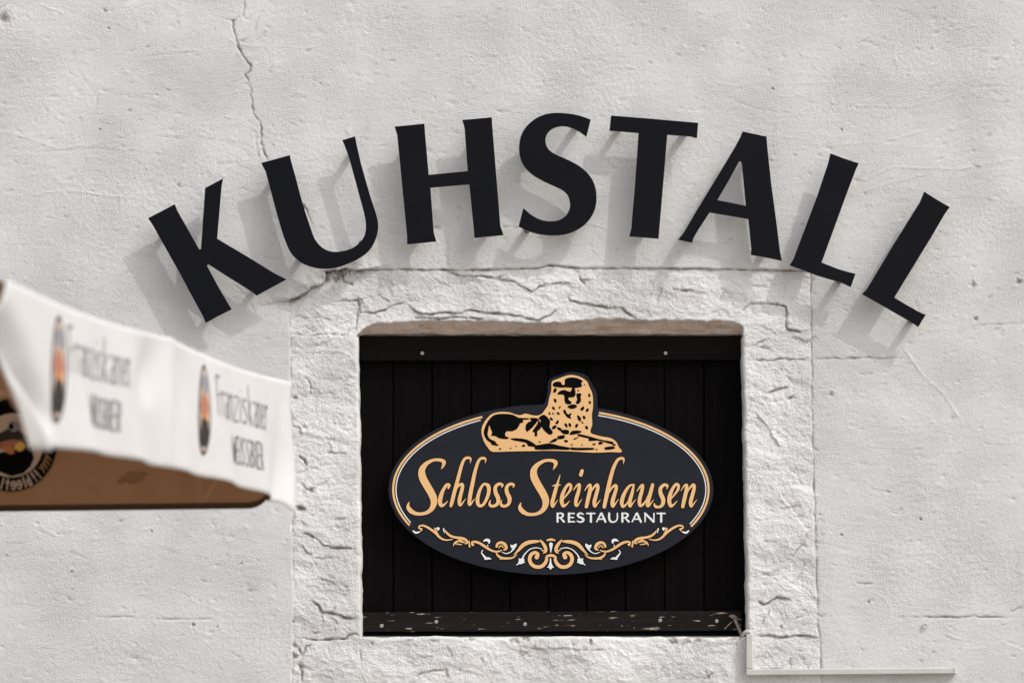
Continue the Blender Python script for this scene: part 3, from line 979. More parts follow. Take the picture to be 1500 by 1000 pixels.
# ------------------------------------------------------------------ oval restaurant sign
SO = -REC + 0.030                                    # front face of the sign board
sg = thing('restaurant_sign', 'navy oval restaurant sign with gold lion and script on the black shutter', 'sign', W(807, 841, SO))
CX, CY, EA, EB = 807.0, 716.5, 237.8, 124.6
bump = A([(655, 358), (672, 345), (688, 315), (700, 240), (705, 160), (718, 135), (745, 113), (790, 95), (840, 80), (880, 65), (930, 60), (1000, 72), (1060, 95), (1088, 135), (1120, 190), (1150, 250),
          (1157, 330), (1157, 392)], 690, 535, 6.25)
ell = []
for k in range(220):
    a = 2 * math.pi * k / 220
    ell.append((CX + EA * math.cos(a), CY + EB * math.sin(a)))
outl = [p for p in ell if not (bump[0][0] - 1 < p[0] < bump[-1][0] + 1 and p[1] < CY)]
# rotate so that the cut lies between last and first, running right -> bottom -> left -> top-left -> bump -> right
k0 = next(i for i in range(len(outl)) if outl[i][0] > bump[-1][0] and outl[i][1] < CY and abs(outl[i][0] - bump[-1][0]) < 12)
outl = outl[k0:] + outl[:k0]
outline = outl + [tuple(p) for p in spline(bump, 4)]
plate('panel', [np.array(outline)], SO, 0.010, ['navy', 'navy_edge'], sg)


def sign_decal(name, loops, lay, m, parent=sg):
    return decal(name, loops, SO + 0.0006 + 0.0005 * lay, m, parent)


def ell_arc(d, u0, v0, u1, v1, r, m, name):
    a0 = math.atan2((v0 - CY) / (EB - d), (u0 - CX) / (EA - d)); a1 = math.atan2((v1 - CY) / (EB - d), (u1 - CX) / (EA - d))
    if abs(a1 - a0) > math.pi:
        if a1 > a0: a1 -= 2 * math.pi
        else: a1 += 2 * math.pi
    n = 60
    o, i = [], []
    for k in range(n + 1):
        a = a0 + (a1 - a0) * k / n
        nx, ny = math.cos(a) / (EA - d), math.sin(a) / (EB - d)
        L = math.hypot(nx, ny); nx /= L; ny /= L
        x, y = CX + (EA - d) * math.cos(a), CY + (EB - d) * math.sin(a)
        o.append((x + nx * r, y + ny * r)); i.append((x - nx * r, y - ny * r))
    sign_decal(name, [np.array(o + i[::-1])], 0.5 if m == 'black_print' else 1, m)


for _a in ((704, 612, 600.5, 766), (877, 607, 1012.5, 768)):
    ell_arc(8.6, *_a, 3.1, 'black_print', 'border_shadow')  # black printed band beneath the gold and white lines
ell_arc(6.8, 707, 611, 599, 769, 1.55, 'gold', 'border_line')
ell_arc(10.8, 704, 615, 601.5, 765, 0.8, 'white_print', 'border_line')
ell_arc(6.8, 877, 605, 1014, 771, 1.55, 'gold', 'border_line')
ell_arc(10.8, 876, 609, 1011, 767, 0.8, 'white_print', 'border_line')

# script lettering
SA = lambda s: [(585 + x / 6.522, 655 + y / 6.522, r / 6.522) for x, y, r in s]
SB = lambda s: [(800 + x / 6.25, 655 + y / 6.25, r / 6.25) for x, y, r in s]
def sh_(s, dx, dy=0): return [(x + dx, y + dy, r) for x, y, r in s]
gS = [(399, 208, 2), (418, 175, 12), (425, 138, 19), (385, 119, 15), (320, 122, 14), (255, 158, 20), (216, 215, 30), (222, 285, 36), (262, 362, 36), (305, 435, 35), (330, 500, 33), (322, 560, 26), (285, 608, 19),
      (225, 632, 15), (155, 630, 17), (102, 598, 22), (83, 560, 15), (94, 520, 3)]
gc = [(468, 390, 8), (476, 358, 13), (452, 358, 14), (422, 400, 15), (398, 460, 20), (388, 520, 20), (402, 555, 16), (435, 540, 9), (462, 512, 3)]
gh1 = [(676, 150, 2), (682, 112, 9), (660, 98, 13), (622, 112, 13), (592, 180, 15), (560, 300, 17), (525, 430, 18), (500, 530, 17), (492, 558, 13)]
gh2 = [(522, 440, 4), (558, 375, 9), (592, 350, 14), (604, 372, 16), (590, 435, 17), (574, 500, 18), (576, 545, 14), (592, 545, 9), (612, 518, 6), (634, 488, 2)]
gl = [(820, 150, 2), (824, 114, 9), (800, 101, 13), (762, 120, 13), (728, 210, 16), (700, 340, 18), (674, 470, 19), (668, 540, 15), (685, 538, 9), (702, 512, 6), (722, 486, 2)]
go = [(822, 347, 12), (850, 368, 18), (854, 425, 17), (832, 495, 15), (798, 548, 13), (764, 555, 15), (748, 525, 18), (750, 470, 17), (772, 400, 14), (800, 355, 11), (822, 347, 12)]
gs = [(978, 382, 4), (984, 356, 12), (950, 349, 14), (918, 378, 16), (920, 430, 19), (944, 485, 20), (938, 535, 16), (900, 560, 13), (868, 552, 14), (862, 525, 8), (872, 502, 3)]
gt = [[(128, 250, 3), (112, 305, 8), (92, 370, 16), (70, 450, 17), (55, 510, 17), (60, 540, 12), (80, 518, 7), (108, 478, 2)], [(56, 352, 3), (95, 343, 9), (130, 343, 5)]]
ge = [(150, 478, 6), (190, 432, 8), (222, 385, 12), (226, 348, 13), (205, 337, 13), (174, 375, 14), (148, 440, 18), (143, 495, 18), (157, 535, 14), (186, 520, 8), (214, 488, 3)]
gi = [[(248, 392, 3), (278, 352, 8), (304, 340, 13), (297, 400, 16), (276, 470, 17), (272, 520, 15), (286, 533, 9), (308, 500, 5), (330, 470, 2)], [(329, 214, 16), (318, 250, 17)]]
gn = [[(352, 395, 3), (382, 352, 8), (405, 345, 13), (400, 400, 17), (382, 480, 18), (368, 542, 15)],
      [(392, 445, 4), (430, 375, 8), (464, 342, 14), (474, 368, 15), (456, 440, 17), (441, 500, 17), (446, 538, 12), (466, 518, 7), (498, 477, 2)]]
gh = [[(706, 150, 2), (711, 110, 9), (690, 98, 12), (652, 118, 13), (614, 195, 16), (582, 310, 18), (556, 430, 19), (532, 542, 16)],
      [(560, 445, 4), (600, 372, 9), (634, 347, 14), (642, 377, 15), (622, 440, 17), (607, 500, 18), (611, 538, 13), (635, 512, 7), (665, 470, 2)]]
ga = [[(800, 338, 6), (762, 352, 11), (726, 402, 15), (701, 460, 18), (692, 510, 17), (705, 540, 13), (735, 518, 8), (765, 470, 7), (795, 405, 8)],
      [(803, 340, 8), (786, 420, 15), (766, 490, 17), (768, 535, 14), (790, 513, 7), (822, 473, 2)]]
gu = [[(830, 402, 3), (862, 358, 9), (884, 346, 13), (876, 400, 16), (857, 470, 17), (857, 525, 15), (880, 528, 11), (915, 485, 8), (945, 420, 7)],
      [(975, 340, 14), (960, 400, 17), (937, 480, 18), (929, 530, 15), (945, 528, 9), (968, 500, 5), (986, 473, 2)]]
gs2 = [(1104, 378, 4), (1110, 348, 11), (1076, 344, 14), (1046, 378, 16), (1050, 425, 19), (1072, 478, 19), (1064, 525, 15), (1030, 545, 12), (998, 537, 12), (990, 512, 5)]
script = [[SA(gS)], [SA(gc)], [SA(gh1), SA(gh2)], [SA(gl)], [SA(go)], [SA(gs)], [SA(sh_(gs, 108))],
          [SA(sh_(gS, 1068, 5))], [SB(s) for s in gt], [SB(ge)], [SB(s) for s in gi], [SB(s) for s in gn], [SB(s) for s in gh],
          [SB(s) for s in ga], [SB(s) for s in gu], [SB(gs2)], [SB(sh_(ge, 985))], [SB(sh_(s, 882)) for s in gn]]
for k, st in enumerate(script):
    under_ = sign_decal('letter_outline', pen_loops(st, 1.1, 0.3, 0.1), 0.3 + 0.04 * k, 'black_print')
    sign_decal('letter', pen_loops(st, 0, 0.25), 1.4 + 0.02 * k, 'gold')

# RESTAURANT
def rs_(s): return [[(800 + x / 6.25, 655 + y / 6.25, r / 6.25) for x, y, r in q] for q in s]
T_, B_, tk, th = 603, 679, 8.5, 5.0
def ln(*p): # straight run of points, doubled so that the curve keeps its corners
    out = []
    for a, b in zip(p[:-1], p[1:]):
        out += [a, tuple((np.array(a) * 0.9 + np.array(b) * 0.1)), tuple((np.array(a) * 0.1 + np.array(b) * 0.9))]
    return out + [p[-1]]
def RR(x): return [ln((x + 8, T_, tk), (x + 8, B_, tk)), [(x + 8, T_, th), (x + 40, T_ - 1, 6), (x + 57, 613, 8), (x + 52, 632, 8), (x + 34, 642, 5), (x + 10, 642, th)], ln((x + 30, 642, 5), (x + 66, B_ - 1, tk))]
def TT(x): return [ln((x + 5, T_, 5.5), (x + 78, T_, 5.5)), ln((x + 42, T_, tk), (x + 42, B_, tk))]
def AA(x): return [ln((x + 5, B_, th), (x + 44, T_ - 1, 6)), ln((x + 50, T_, 8), (x + 84, B_, tk)), ln((x + 22, 655, 5), (x + 68, 655, 5))]
rest = [RR(97), [ln((208, T_, tk), (208, B_, tk)), ln((208, T_, 5.5), (256, T_, 5.5)), ln((208, 640, 5), (250, 640, 5)), ln((208, B_, 5.5), (260, B_, 5.5))],
        [[(342, 612, 4), (325, 603, 6), (302, 603, 7), (289, 618, 8), (302, 634, 9), (328, 645, 9), (342, 660, 9), (332, 677, 7), (305, 681, 6), (284, 672, 4)]],
        TT(368), AA(458), [[(577, T_, tk), (577, 645, tk), (587, 673, 8), (614, 682, 6), (640, 672, 5), (652, 645, th), (652, T_, th)]],
        RR(690), AA(783), [ln((906, B_, th), (906, T_, 6)), ln((906, T_, 8), (984, B_, tk)), ln((987, B_, th), (987, T_, th))], TT(1011)]
for s in rest:
    sign_decal('letter', pen_loops(rs_(s), 0.18, 0.2, 0.05, n=4), 1.5, 'white_print')

# lying lion
LZ = lambda p: [(690 + x / 6.25, 535 + y / 6.25) for x, y in p]
lion = LZ([(100, 640), (95, 590), (110, 540), (150, 480), (200, 440), (270, 425), (350, 428), (400, 445), (450, 455), (500, 440), (560, 455), (610, 458), (650, 440), (685, 393), (705, 360), (715, 300), (735, 230), (740, 150),
           (790, 125), (840, 105), (900, 88), (960, 92), (1010, 110), (1060, 145), (1085, 200), (1110, 255), (1118, 330), (1115, 400), (1106, 450), (1110, 540), (1093, 598), (1110, 625), (1200, 650), (1280, 665), (1330, 700), (1355, 750),
           (1380, 778), (1365, 796), (1280, 792), (1120, 798), (900, 785), (700, 780), (560, 783), (430, 785), (250, 790), (185, 785), (150, 745), (120, 700)])
lo = spline(lion, 3, closed=True)
cn = lo.mean(0)
nrm_ = np.roll(lo, -1, 0) - np.roll(lo, 1, 0)
nrm_ = np.stack([nrm_[:, 1], -nrm_[:, 0]], 1) / (np.linalg.norm(nrm_, axis=1, keepdims=True) + 1e-9)
lionobj = sign_decal('lion', [lo], 1.4, 'gold')
ol = lo + nrm_ * 1.0
if np.ptp(ol[:, 0]) < np.ptp(lo[:, 0]):
    ol = lo - nrm_ * 1.0
sign_decal('lion_outline', [ol], 0.5, 'black_print')
patches = [
    [(125, 610), (140, 560), (165, 510), (210, 465), (260, 452), (330, 452), (385, 462), (430, 485), (510, 488), (515, 500), (462, 505), (470, 525), (440, 535), (415, 580), (370, 600), (320, 600), (310, 640), (345, 655), (320, 668), (260, 660), (225, 640), (190, 640), (200, 610), (185, 580), (175, 550), (165, 590), (160, 630), (180, 665), (225, 685), (230, 700), (180, 695), (145, 665)],
    [(622, 488), (670, 455), (720, 510), (715, 560), (745, 605), (720, 630), (680, 600), (650, 560), (638, 530), (642, 505)],
    [(505, 545), (545, 512), (598, 522), (515, 605)], [(565, 600), (605, 540), (618, 500), (640, 570), (605, 600), (605, 640), (585, 642), (585, 610)],
    [(545, 482), (612, 488), (600, 514), (558, 506)],
    [(370, 670), (470, 672), (540, 695), (600, 738), (520, 735), (500, 705), (400, 690)],
    [(600, 735), (640, 728), (720, 715), (800, 735), (905, 752), (880, 770), (760, 765), (600, 768)],
    [(925, 750), (960, 755), (1110, 755), (1105, 770), (930, 772)], [(1230, 750), (1300, 742), (1310, 760), (1235, 770)],
    [(990, 630), (1040, 640), (1100, 655), (1200, 680), (1290, 695), (1285, 718), (1220, 700), (1150, 685), (1080, 690), (1080, 670), (990, 650)],
    [(820, 600), (850, 590), (890, 595), (890, 625), (850, 625)], [(795, 650), (850, 640), (850, 665), (800, 672)], [(720, 700), (760, 672), (790, 675), (770, 695), (725, 705)],
    [(905, 630), (930, 600), (1000, 600), (1000, 615), (940, 630)], [(940, 668), (985, 656), (952, 678)],
    [(755, 185), (770, 155), (825, 152), (836, 172), (862, 172), (862, 132), (900, 115), (960, 118), (1015, 145), (1000, 165), (1008, 190), (950, 203), (870, 197), (830, 200), (790, 195)],
    [(795, 268), (815, 240), (860, 228), (905, 245), (925, 205), (945, 215), (952, 270), (930, 290), (895, 290), (890, 310), (918, 330), (905, 350), (870, 345), (858, 310), (855, 275), (820, 268)],
    [(965, 270), (985, 258), (1010, 265), (1000, 290), (1005, 320), (985, 350), (960, 340), (975, 310)], [(887, 375), (935, 357), (970, 375), (940, 393), (905, 392)]]
for p in patches:
    cc = np.mean(p, 0)
    p = [tuple(cc + (np.array(q) - cc) * 1.05 + np.sign(np.array(q) - cc) * 2.0) for q in p]
    sign_decal('dark_patch', [spline(LZ(p), 2, closed=True)], 2.4, 'black_print', lionobj)
for k, (x, y, L, a) in enumerate([(768, 230, 40, -60), (770, 320, 40, 70), (755, 392, 34, 60), (812, 383, 24, -60), (1018, 395, 40, -60), (1065, 408, 34, -60), (858, 425, 44, 60), (800, 440, 30, 30), (885, 458, 62, 40), (908, 448, 30, -50), (750, 440, 20, 0),
                                  (735, 490, 34, 60), (790, 520, 38, -60), (762, 565, 42, -30), (808, 580, 42, 20), (870, 548, 40, 60), (905, 545, 40, 60), (968, 550, 38, -70), (990, 485, 52, 60), (1033, 475, 34, 60), (1020, 522, 20, 40), (1058, 568, 40, 60),
                                  (1088, 340, 30, 80), (1083, 272, 30, 80), (982, 230, 14, 0), (1038, 178, 10, 0), (718, 440, 24, 80), (870, 692, 32, 0), (1125, 722, 26, 0), (1185, 712, 38, 0), (1310, 727, 26, 0), (1015, 725, 12, 0), (922, 725, 16, 30),
                                  (480, 735, 30, 0), (412, 740, 12, 0), (362, 758, 14, 0), (265, 763, 22, 0), (215, 720, 62, 15), (1150, 768, 14, 0), (628, 700, 16, 0)]):
    ca, sa = math.cos(R(a)), math.sin(R(a))
    wd = min(15, max(8, L * 0.40)); L = L * 1.12
    rr = np.random.RandomState(k)
    pp = []
    for q in range(9):
        b = 2 * math.pi * q / 9
        e = rr.uniform(0.8, 1.25)
        px, py = L / 2 * e * math.cos(b), wd * e * math.sin(b) * 0.9
        pp.append((x + px * ca - py * sa, y + px * sa + py * ca))
    sign_decal('dark_patch', [np.array(LZ(pp))], 2.4, 'black_print', lionobj)

# scroll ornament under the lettering: left half drawn, right half its mirror image
gold_s = [
    [(182, 182, 7), (188, 165, 9), (165, 160, 7), (162, 140, 8), (195, 130, 9), (240, 145, 11), (290, 176, 12), (330, 208, 12), (365, 245, 11), (405, 270, 9), (450, 276, 7), (497, 268, 4)],
    [(322, 160, 9), (332, 188, 8), (348, 215, 8)],
    [(425, 176, 3), (442, 206, 10), (480, 235, 12), (530, 250, 12), (580, 256, 13), (622, 270, 14), (646, 296, 11), (625, 312, 7)],
    [(505, 336, 3), (520, 302, 8), (560, 286, 9), (605, 300, 6)], [(530, 312, 7), (560, 318, 6), (592, 322, 3)], [(560, 268, 5), (590, 285, 6), (615, 300, 6)],
    [(664, 285, 5), (664, 315, 8), (668, 342, 9)], [(690, 308, 9), (698, 326, 10), (706, 318, 8)],
    [(690, 296, 8), (720, 292, 11), (770, 308, 13), (820, 340, 13), (870, 372, 11), (920, 390, 9), (960, 388, 8), (988, 376, 4)],
    [(936, 342, 11), (948, 312, 12), (985, 300, 13), (1022, 322, 16), (1034, 358, 13), (1012, 374, 8)], [(960, 352, 6), (972, 335, 6), (992, 336, 6), (1004, 352, 4)],
    [(935, 408, 7), (958, 438, 11), (1000, 456, 11), (1060, 458, 10), (1105, 448, 8), (1142, 418, 2)], [(968, 470, 3), (1000, 462, 6), (1032, 468, 4)],
    [(1108, 425, 3), (1155, 378, 13), (1205, 324, 19), (1262, 298, 19), (1325, 290, 15), (1366, 288, 7)],
    [(1372, 272, 4), (1398, 306, 14), (1424, 348, 17), (1428, 388, 13), (1402, 408, 4)], [(1385, 378, 4), (1408, 382, 8)],
    [(1338, 446, 22), (1350, 415, 15), (1318, 400, 15), (1282, 422, 18), (1267, 466, 18), (1284, 514, 18), (1328, 542, 18), (1382, 540, 18), (1420, 508, 17), (1438, 466, 14), (1422, 450, 4)],
]
gold_c = [[(1442, 278, 8), (1480, 270, 12), (1518, 278, 8)], [(1440, 438, 12), (1480, 428, 14), (1520, 438, 12)]]
white_s = [
    [(104, 184, 7), (130, 203, 10), (166, 194, 7)], [(344, 160, 10), (358, 160, 11), (352, 178, 6)], [(408, 162, 7), (410, 182, 6), (418, 204, 3)],
    [(806, 288, 4), (830, 275, 12), (858, 280, 14), (862, 302, 9)], [(848, 325, 5), (850, 338, 3)], [(800, 376, 4), (786, 400, 5), (806, 430, 9), (830, 458, 12)], [(820, 466, 7), (850, 458, 12), (884, 465, 3)],
    [(1078, 326, 5), (1100, 345, 18), (1122, 330, 14), (1134, 312, 3)], [(1110, 360, 9), (1075, 396, 5), (1030, 410, 5), (988, 394, 3)],
    [(1388, 364, 4), (1330, 352, 5), (1270, 368, 5), (1222, 412, 6), (1198, 450, 8)], [(1200, 470, 14), (1184, 488, 26), (1158, 510, 8), (1134, 526, 3)], [(1160, 462, 5), (1180, 480, 12)], [(1215, 500, 5), (1195, 490, 10)],
]
white_c = [[(1480, 318, 19), (1480, 350, 12), (1478, 398, 4)], [(1476, 462, 6), (1476, 500, 9), (1476, 536, 20), (1476, 560, 9)], [(1448, 545, 6), (1476, 540, 10), (1504, 545, 6)]]
def orn(s, mir):
    out = []
    for x, y, r in s:
        u = 590 + x / 6.818
        if mir: u = 2 * 807.0 - u
        out.append((u, 750 + y / 6.818, max(r, 3) / 6.818))
    return out
for mir in (False, True):
    allg = [orn(s, mir) for s in gold_s] + ([orn(s, False) for s in gold_c] if not mir else [])
    allw = [orn(s, mir) for s in white_s] + ([orn(s, False) for s in white_c] if not mir else [])
    sign_decal('scroll_outline', pen_loops(allg + allw, 1.5, 0.3, 0.1, n=4), 0.4 + (0.1 if mir else 0), 'black_print')
    for k, s in enumerate(allg):
        sign_decal('scroll', pen_loops([s], 0, 0.2, 0.05, n=4), 1.4 + 0.06 * k, 'gold')
    for k, s in enumerate(allw):
        sign_decal('scroll_leaf', pen_loops([s], 0, 0.2, 0.05, n=4), 2.6 + 0.04 * k, 'white_print')

# ------------------------------------------------------------------ cable trunking below the window
tr = thing('cable_trunking', 'white plastic cable trunking running down and along the wall below the window', 'trunking', W(1245, 990, 0))
def trunk(name, quad_, off, thick, parent): return slab(name, quad_, off, thick, 'pvc', parent, bev=0.0025, inset=1.1)
trunk('upright_channel', [(1093, 929), (1102.5, 928), (1103, 979), (1093, 979)], 0.024, 0.028, tr)
trunk('level_channel', [(1093, 979.5), (1398, 977.5), (1399, 986.0), (1093, 988.5)], 0.026, 0.030, tr)
trunk('end_cap', [(1396.6, 977.2), (1400.6, 977.2), (1400.8, 986), (1396.8, 986.6)], 0.0275, 0.032, tr)

cb = thing('cable', 'grey cable coming out of the shutter and looping into the white trunking', 'cable', W(1085, 928, -0.02))
pts = [W(1074, 903, -REC + 0.001), W(1077, 908, -REC + 0.012), W(1082, 919, -REC + 0.020), W(1086, 929, -0.035), W(1087.5, 930, -0.01), W(1090, 926.5, 0.008), W(1094, 924.2, 0.013), W(1098.5, 925.5, 0.014), W(1100, 930, 0.014), W(1100, 936, 0.012)]
tube('sheath', spline(pts[:5], 6), 0.0045, 'cable', cb)
tube('white_sheath', spline(pts[4:], 6), 0.0052, 'pvc', cb)
tube('grommet', [W(1068, 901.5, -REC + 0.0052), W(1074, 902.5, -REC + 0.0068), W(1081, 905, -REC + 0.0052)], [0.003, 0.007, 0.002], 'cable', cb)
tube('loose_wire', spline([W(1072, 910, -REC + 0.006), W(1067, 915, -REC + 0.008), W(1061, 921, -REC + 0.006)], 4), 0.0018, 'cable', cb)

# small wall plug left in the render
wp = thing('wall_plug', 'small round white wall plug in the plaster right of the window', 'wall plug', W(1355, 916, 0))
p = W(1355, 916, 0.004)
tube('collar', [p + np.array([0.0068 * math.cos(a), -0.002, 0.0068 * math.sin(a)]) for a in np.linspace(0, 2 * math.pi, 17)], 0.0022, 'pvc', wp, n=6, cap=False)

# ------------------------------------------------------------------ parasol in front of the wall
def WD(u, v, dist): return W(u, v, 11.0 - dist)
P1 = WD(428, 560, 9.1); P2 = WD(10, 409, 7.05)
zt = 0.5 * (P1[2] + P2[2])
P1[2] = P2[2] = zt
along = P2 - P1
SIDE = float(np.linalg.norm(along)); along /= SIDE
perp = np.array([along[1], -along[0], 0.0])
if perp[0] > 0: perp = -perp                        # towards the left, under the canopy
corners = [P1, P2, P2 + perp * SIDE, P1 + perp * SIDE]
ctr = sum(corners) / 4
par = thing('parasol', 'white beer garden parasol with printed valance and taupe lining beside the wall', 'parasol', (ctr[0], ctr[1], 0))
DROP = 0.30


def valance(pos, ns, ntt, name):
    """pos(s,t) -> (point, outward); sheet of two cloth faces with hem"""
    s = np.linspace(0, 1, ns); t = np.linspace(0, 1, ntt)
    outer = np.array([[pos(a, b)[0] + 0.0012 * pos(a, b)[1] for a in s] for b in t]).reshape(-1, 3)
    inner = np.array([[pos(a, b)[0] - 0.0012 * pos(a, b)[1] for a in s] for b in t]).reshape(-1, 3)
    N = ns * ntt
    v = np.concatenate([outer, inner])
    f, fm = [], []
    ref = pos(0.5, 0.5)[1]
    a, b, c = outer[0], outer[1], outer[ns]
    flip = np.dot(np.cross(b - a, c - a), ref) < 0
    for j in range(ntt - 1):
        for i in range(ns - 1):
            q = (j * ns + i, j * ns + i + 1, (j + 1) * ns + i + 1, (j + 1) * ns + i)
            if flip: q = q[::-1]
            f.append(q); fm.append(0)
            f.append(tuple(k + N for k in q[::-1])); fm.append(2 if j == ntt - 2 else 1)
    rim = [i for i in range(ns)] + [j * ns + ns - 1 for j in range(1, ntt)] + [(ntt - 1) * ns + i for i in range(ns - 2, -1, -1)] + [j * ns for j in range(ntt - 2, 0, -1)]
    for k in range(len(rim)):
        a, b = rim[k], rim[(k + 1) % len(rim)]
        f.append((a, a + N, b + N, b)); fm.append(0)
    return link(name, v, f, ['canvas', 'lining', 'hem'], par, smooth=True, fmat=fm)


def smooth01(x, a, b):
    x = min(max((x - a) / (b - a), 0), 1)
    return x * x * (3 - 2 * x)


def side_pos(s, t):
    """right-hand valance, s from the corner by the wall (0) to the corner nearer the yard (1)"""
    a = s * SIDE
    a += smooth01(s, 0.86, 1.0) * (0.05 * math.sin(math.pi * min(t / 0.75, 1)) - 0.17 * max(0, (t - 0.45) / 0.55) ** 1.3)
    a += (1 - smooth01(s, 0.0, 0.10)) * (0.035 * t + 0.012 * math.sin(t * 7))
    half = 0.5
    ph = (s % half) / half if s < 1 else 1.0
    drop = DROP - 0.024 * max(math.sin(math.pi * min(s / 0.93, 1)), 0) ** 0.6
    sag = 0.012 * math.sin(math.pi * ph) * (1 - t)      # the top edge sags between ribs
    o = 0.012 * math.sin(math.pi * ph) * t + 0.010 * math.sin(2 * math.pi * (s * 6.3 + 0.35 * t)) * t
    pk = math.sin(math.pi * min(t * 1.7, 1))
    o += -0.014 * math.exp(-((s - 0.55 - 0.05 * t) / 0.035) ** 2) * pk - 0.008 * math.exp(-((s - 0.458 + 0.05 * t) / 0.022) ** 2) * pk + 0.010 * math.exp(-((s - 0.5) / 0.015) ** 2) * (1 - 0.6 * t)
    o += 0.020 * math.exp(-((s - 0.015) / 0.022) ** 2) * t ** 2 + -0.02 * math.exp(-((s - 0.05) / 0.025) ** 2) * t
    cr = (s - (0.99 - 0.14 * max(0, t - 0.2))) / 0.028   # slanting crease by the yard corner
    o += -0.034 * math.exp(-cr * cr) * 1.7 * smooth01(t, 0.1, 0.45) * (1 - smooth01(t, 0.7, 0.95))
    p = P1 + along * a - perp * o
    p = p + np.array([0, 0, -drop * t - sag])
    if s < 0.03:
        p = p + np.array([0, 0, -0.03 * (1 - s / 0.03) * t ** 3])
    return p, -perp


def round_panel(c0, c1, out, r0, r1, gap0=0.0, gap1=0.0, wav=0.006, ph=0.0):
    d = c1 - c0
    L = float(np.linalg.norm(d)); d = d / L

    def pos(s, t):
        a = gap0 + s * (L - gap0 - gap1)
        drop = DROP
        e0, e1 = a - gap0, L - gap1 - a
        if e0 < r0: drop -= r0 - math.sqrt(max(r0 * r0 - (r0 - e0) ** 2, 0))
        if e1 < r1: drop -= r1 - math.sqrt(max(r1 * r1 - (r1 - e1) ** 2, 0))
        o = wav * math.sin(a * 5 + ph) * t
        return c0 + d * a + out * o + np.array([0, 0, -drop * t]), out
    return pos


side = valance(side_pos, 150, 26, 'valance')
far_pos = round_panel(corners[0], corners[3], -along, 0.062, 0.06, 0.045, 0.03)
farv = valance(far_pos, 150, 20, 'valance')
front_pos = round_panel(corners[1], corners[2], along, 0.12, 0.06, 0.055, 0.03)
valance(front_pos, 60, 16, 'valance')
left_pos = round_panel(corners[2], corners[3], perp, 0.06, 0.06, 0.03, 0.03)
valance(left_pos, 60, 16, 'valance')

# canopy, ribs, pole, base
apex = ctr + np.array([0, 0, 0.20])
for k in range(4):
    a, b = corners[k], corners[(k + 1) % 4]
    mid = (a + b) / 2
    vs, fs, fm = [], [], []
    n = 16
    for sgn in (0.0, -0.004):
        for i in range(n + 1):
            for j in range(n + 1):
                q = a + (b - a) * (j / n)
                q = ctr + (q - ctr) * 0.991
                sg_ = 0.013 * abs(math.sin(2 * math.pi * j / n)) if k == 0 else 0.0
                e = i / n
                pt = apex + (q - apex) * e
                pt[2] += -0.018 * math.sin(math.pi * e) * (1 - abs(2 * j / n - 1)) + sgn - 0.001 - sg_ * (i / n) ** 2
                vs.append(pt)
    m_ = (n + 1) ** 2
    for i in range(n):
        for j in range(n):
            q = (i * (n + 1) + j, (i + 1) * (n + 1) + j, (i + 1) * (n + 1) + j + 1, i * (n + 1) + j + 1)
            f_ = q
            if np.cross(np.array(vs[q[1]]) - vs[q[0]], np.array(vs[q[2]]) - vs[q[0]])[2] < 0 or i == 0:
                pass
            f_ = q if np.cross(np.array(vs[q[1]]) - vs[q[0]], np.array(vs[q[2]]) - vs[q[1]])[2] > 0 else q[::-1]
            fs.append(f_); fm.append(0)
            fs.append(tuple(x + m_ for x in f_[::-1])); fm.append(1)
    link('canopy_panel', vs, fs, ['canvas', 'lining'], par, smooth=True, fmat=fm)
hub = ctr + np.array([0, 0, -0.05])
for k in range(4):
    a, b = corners[k], corners[(k + 1) % 4]
    for q in (a, (a + b) / 2):
        qq = ctr + (q - ctr) * 0.92
        tube('rib', [apex + np.array([0, 0, -0.03]), qq + np.array([0, 0, -0.012])], 0.010, 'alu', par, n=8)
        mdl = (apex + np.array([0, 0, -0.03])) * 0.5 + (qq + np.array([0, 0, -0.012])) * 0.5
        tube('strut', [hub, mdl], 0.008, 'alu', par, n=8)
tube('pole', [(ctr[0], ctr[1], 0.10), (ctr[0], ctr[1], apex[2] + 0.02)], 0.026, 'alu', par, n=20)
tube('hub', [hub + np.array([0, 0, -0.04]), hub + np.array([0, 0, 0.04])], 0.05, 'alu', par, n=20)
tube('base', [(ctr[0], ctr[1], 0.0), (ctr[0], ctr[1], 0.10), (ctr[0], ctr[1], 0.13)], [0.36, 0.36, 0.30], 'concrete', par, n=32)
tube('finial', [apex + np.array([0, 0, 0.0]), apex + np.array([0, 0, 0.05]), apex + np.array([0, 0, 0.09])], [0.03, 0.045, 0.012], 'alu', par, n=16)


# print on the side valance: x = metres along the valance, read from the yard end towards the wall; y = metres down
def on_side(u, v, off):
    out = []
    for a, b in zip(np.atleast_1d(u), np.atleast_1d(v)):
        s = min(max(a / SIDE, 0.0), 1.0)
        p, n = side_pos(s, min(max(b / DROP, 0), 1))
        out.append(p + n * (0.0022 + off))
    return np.array(out)


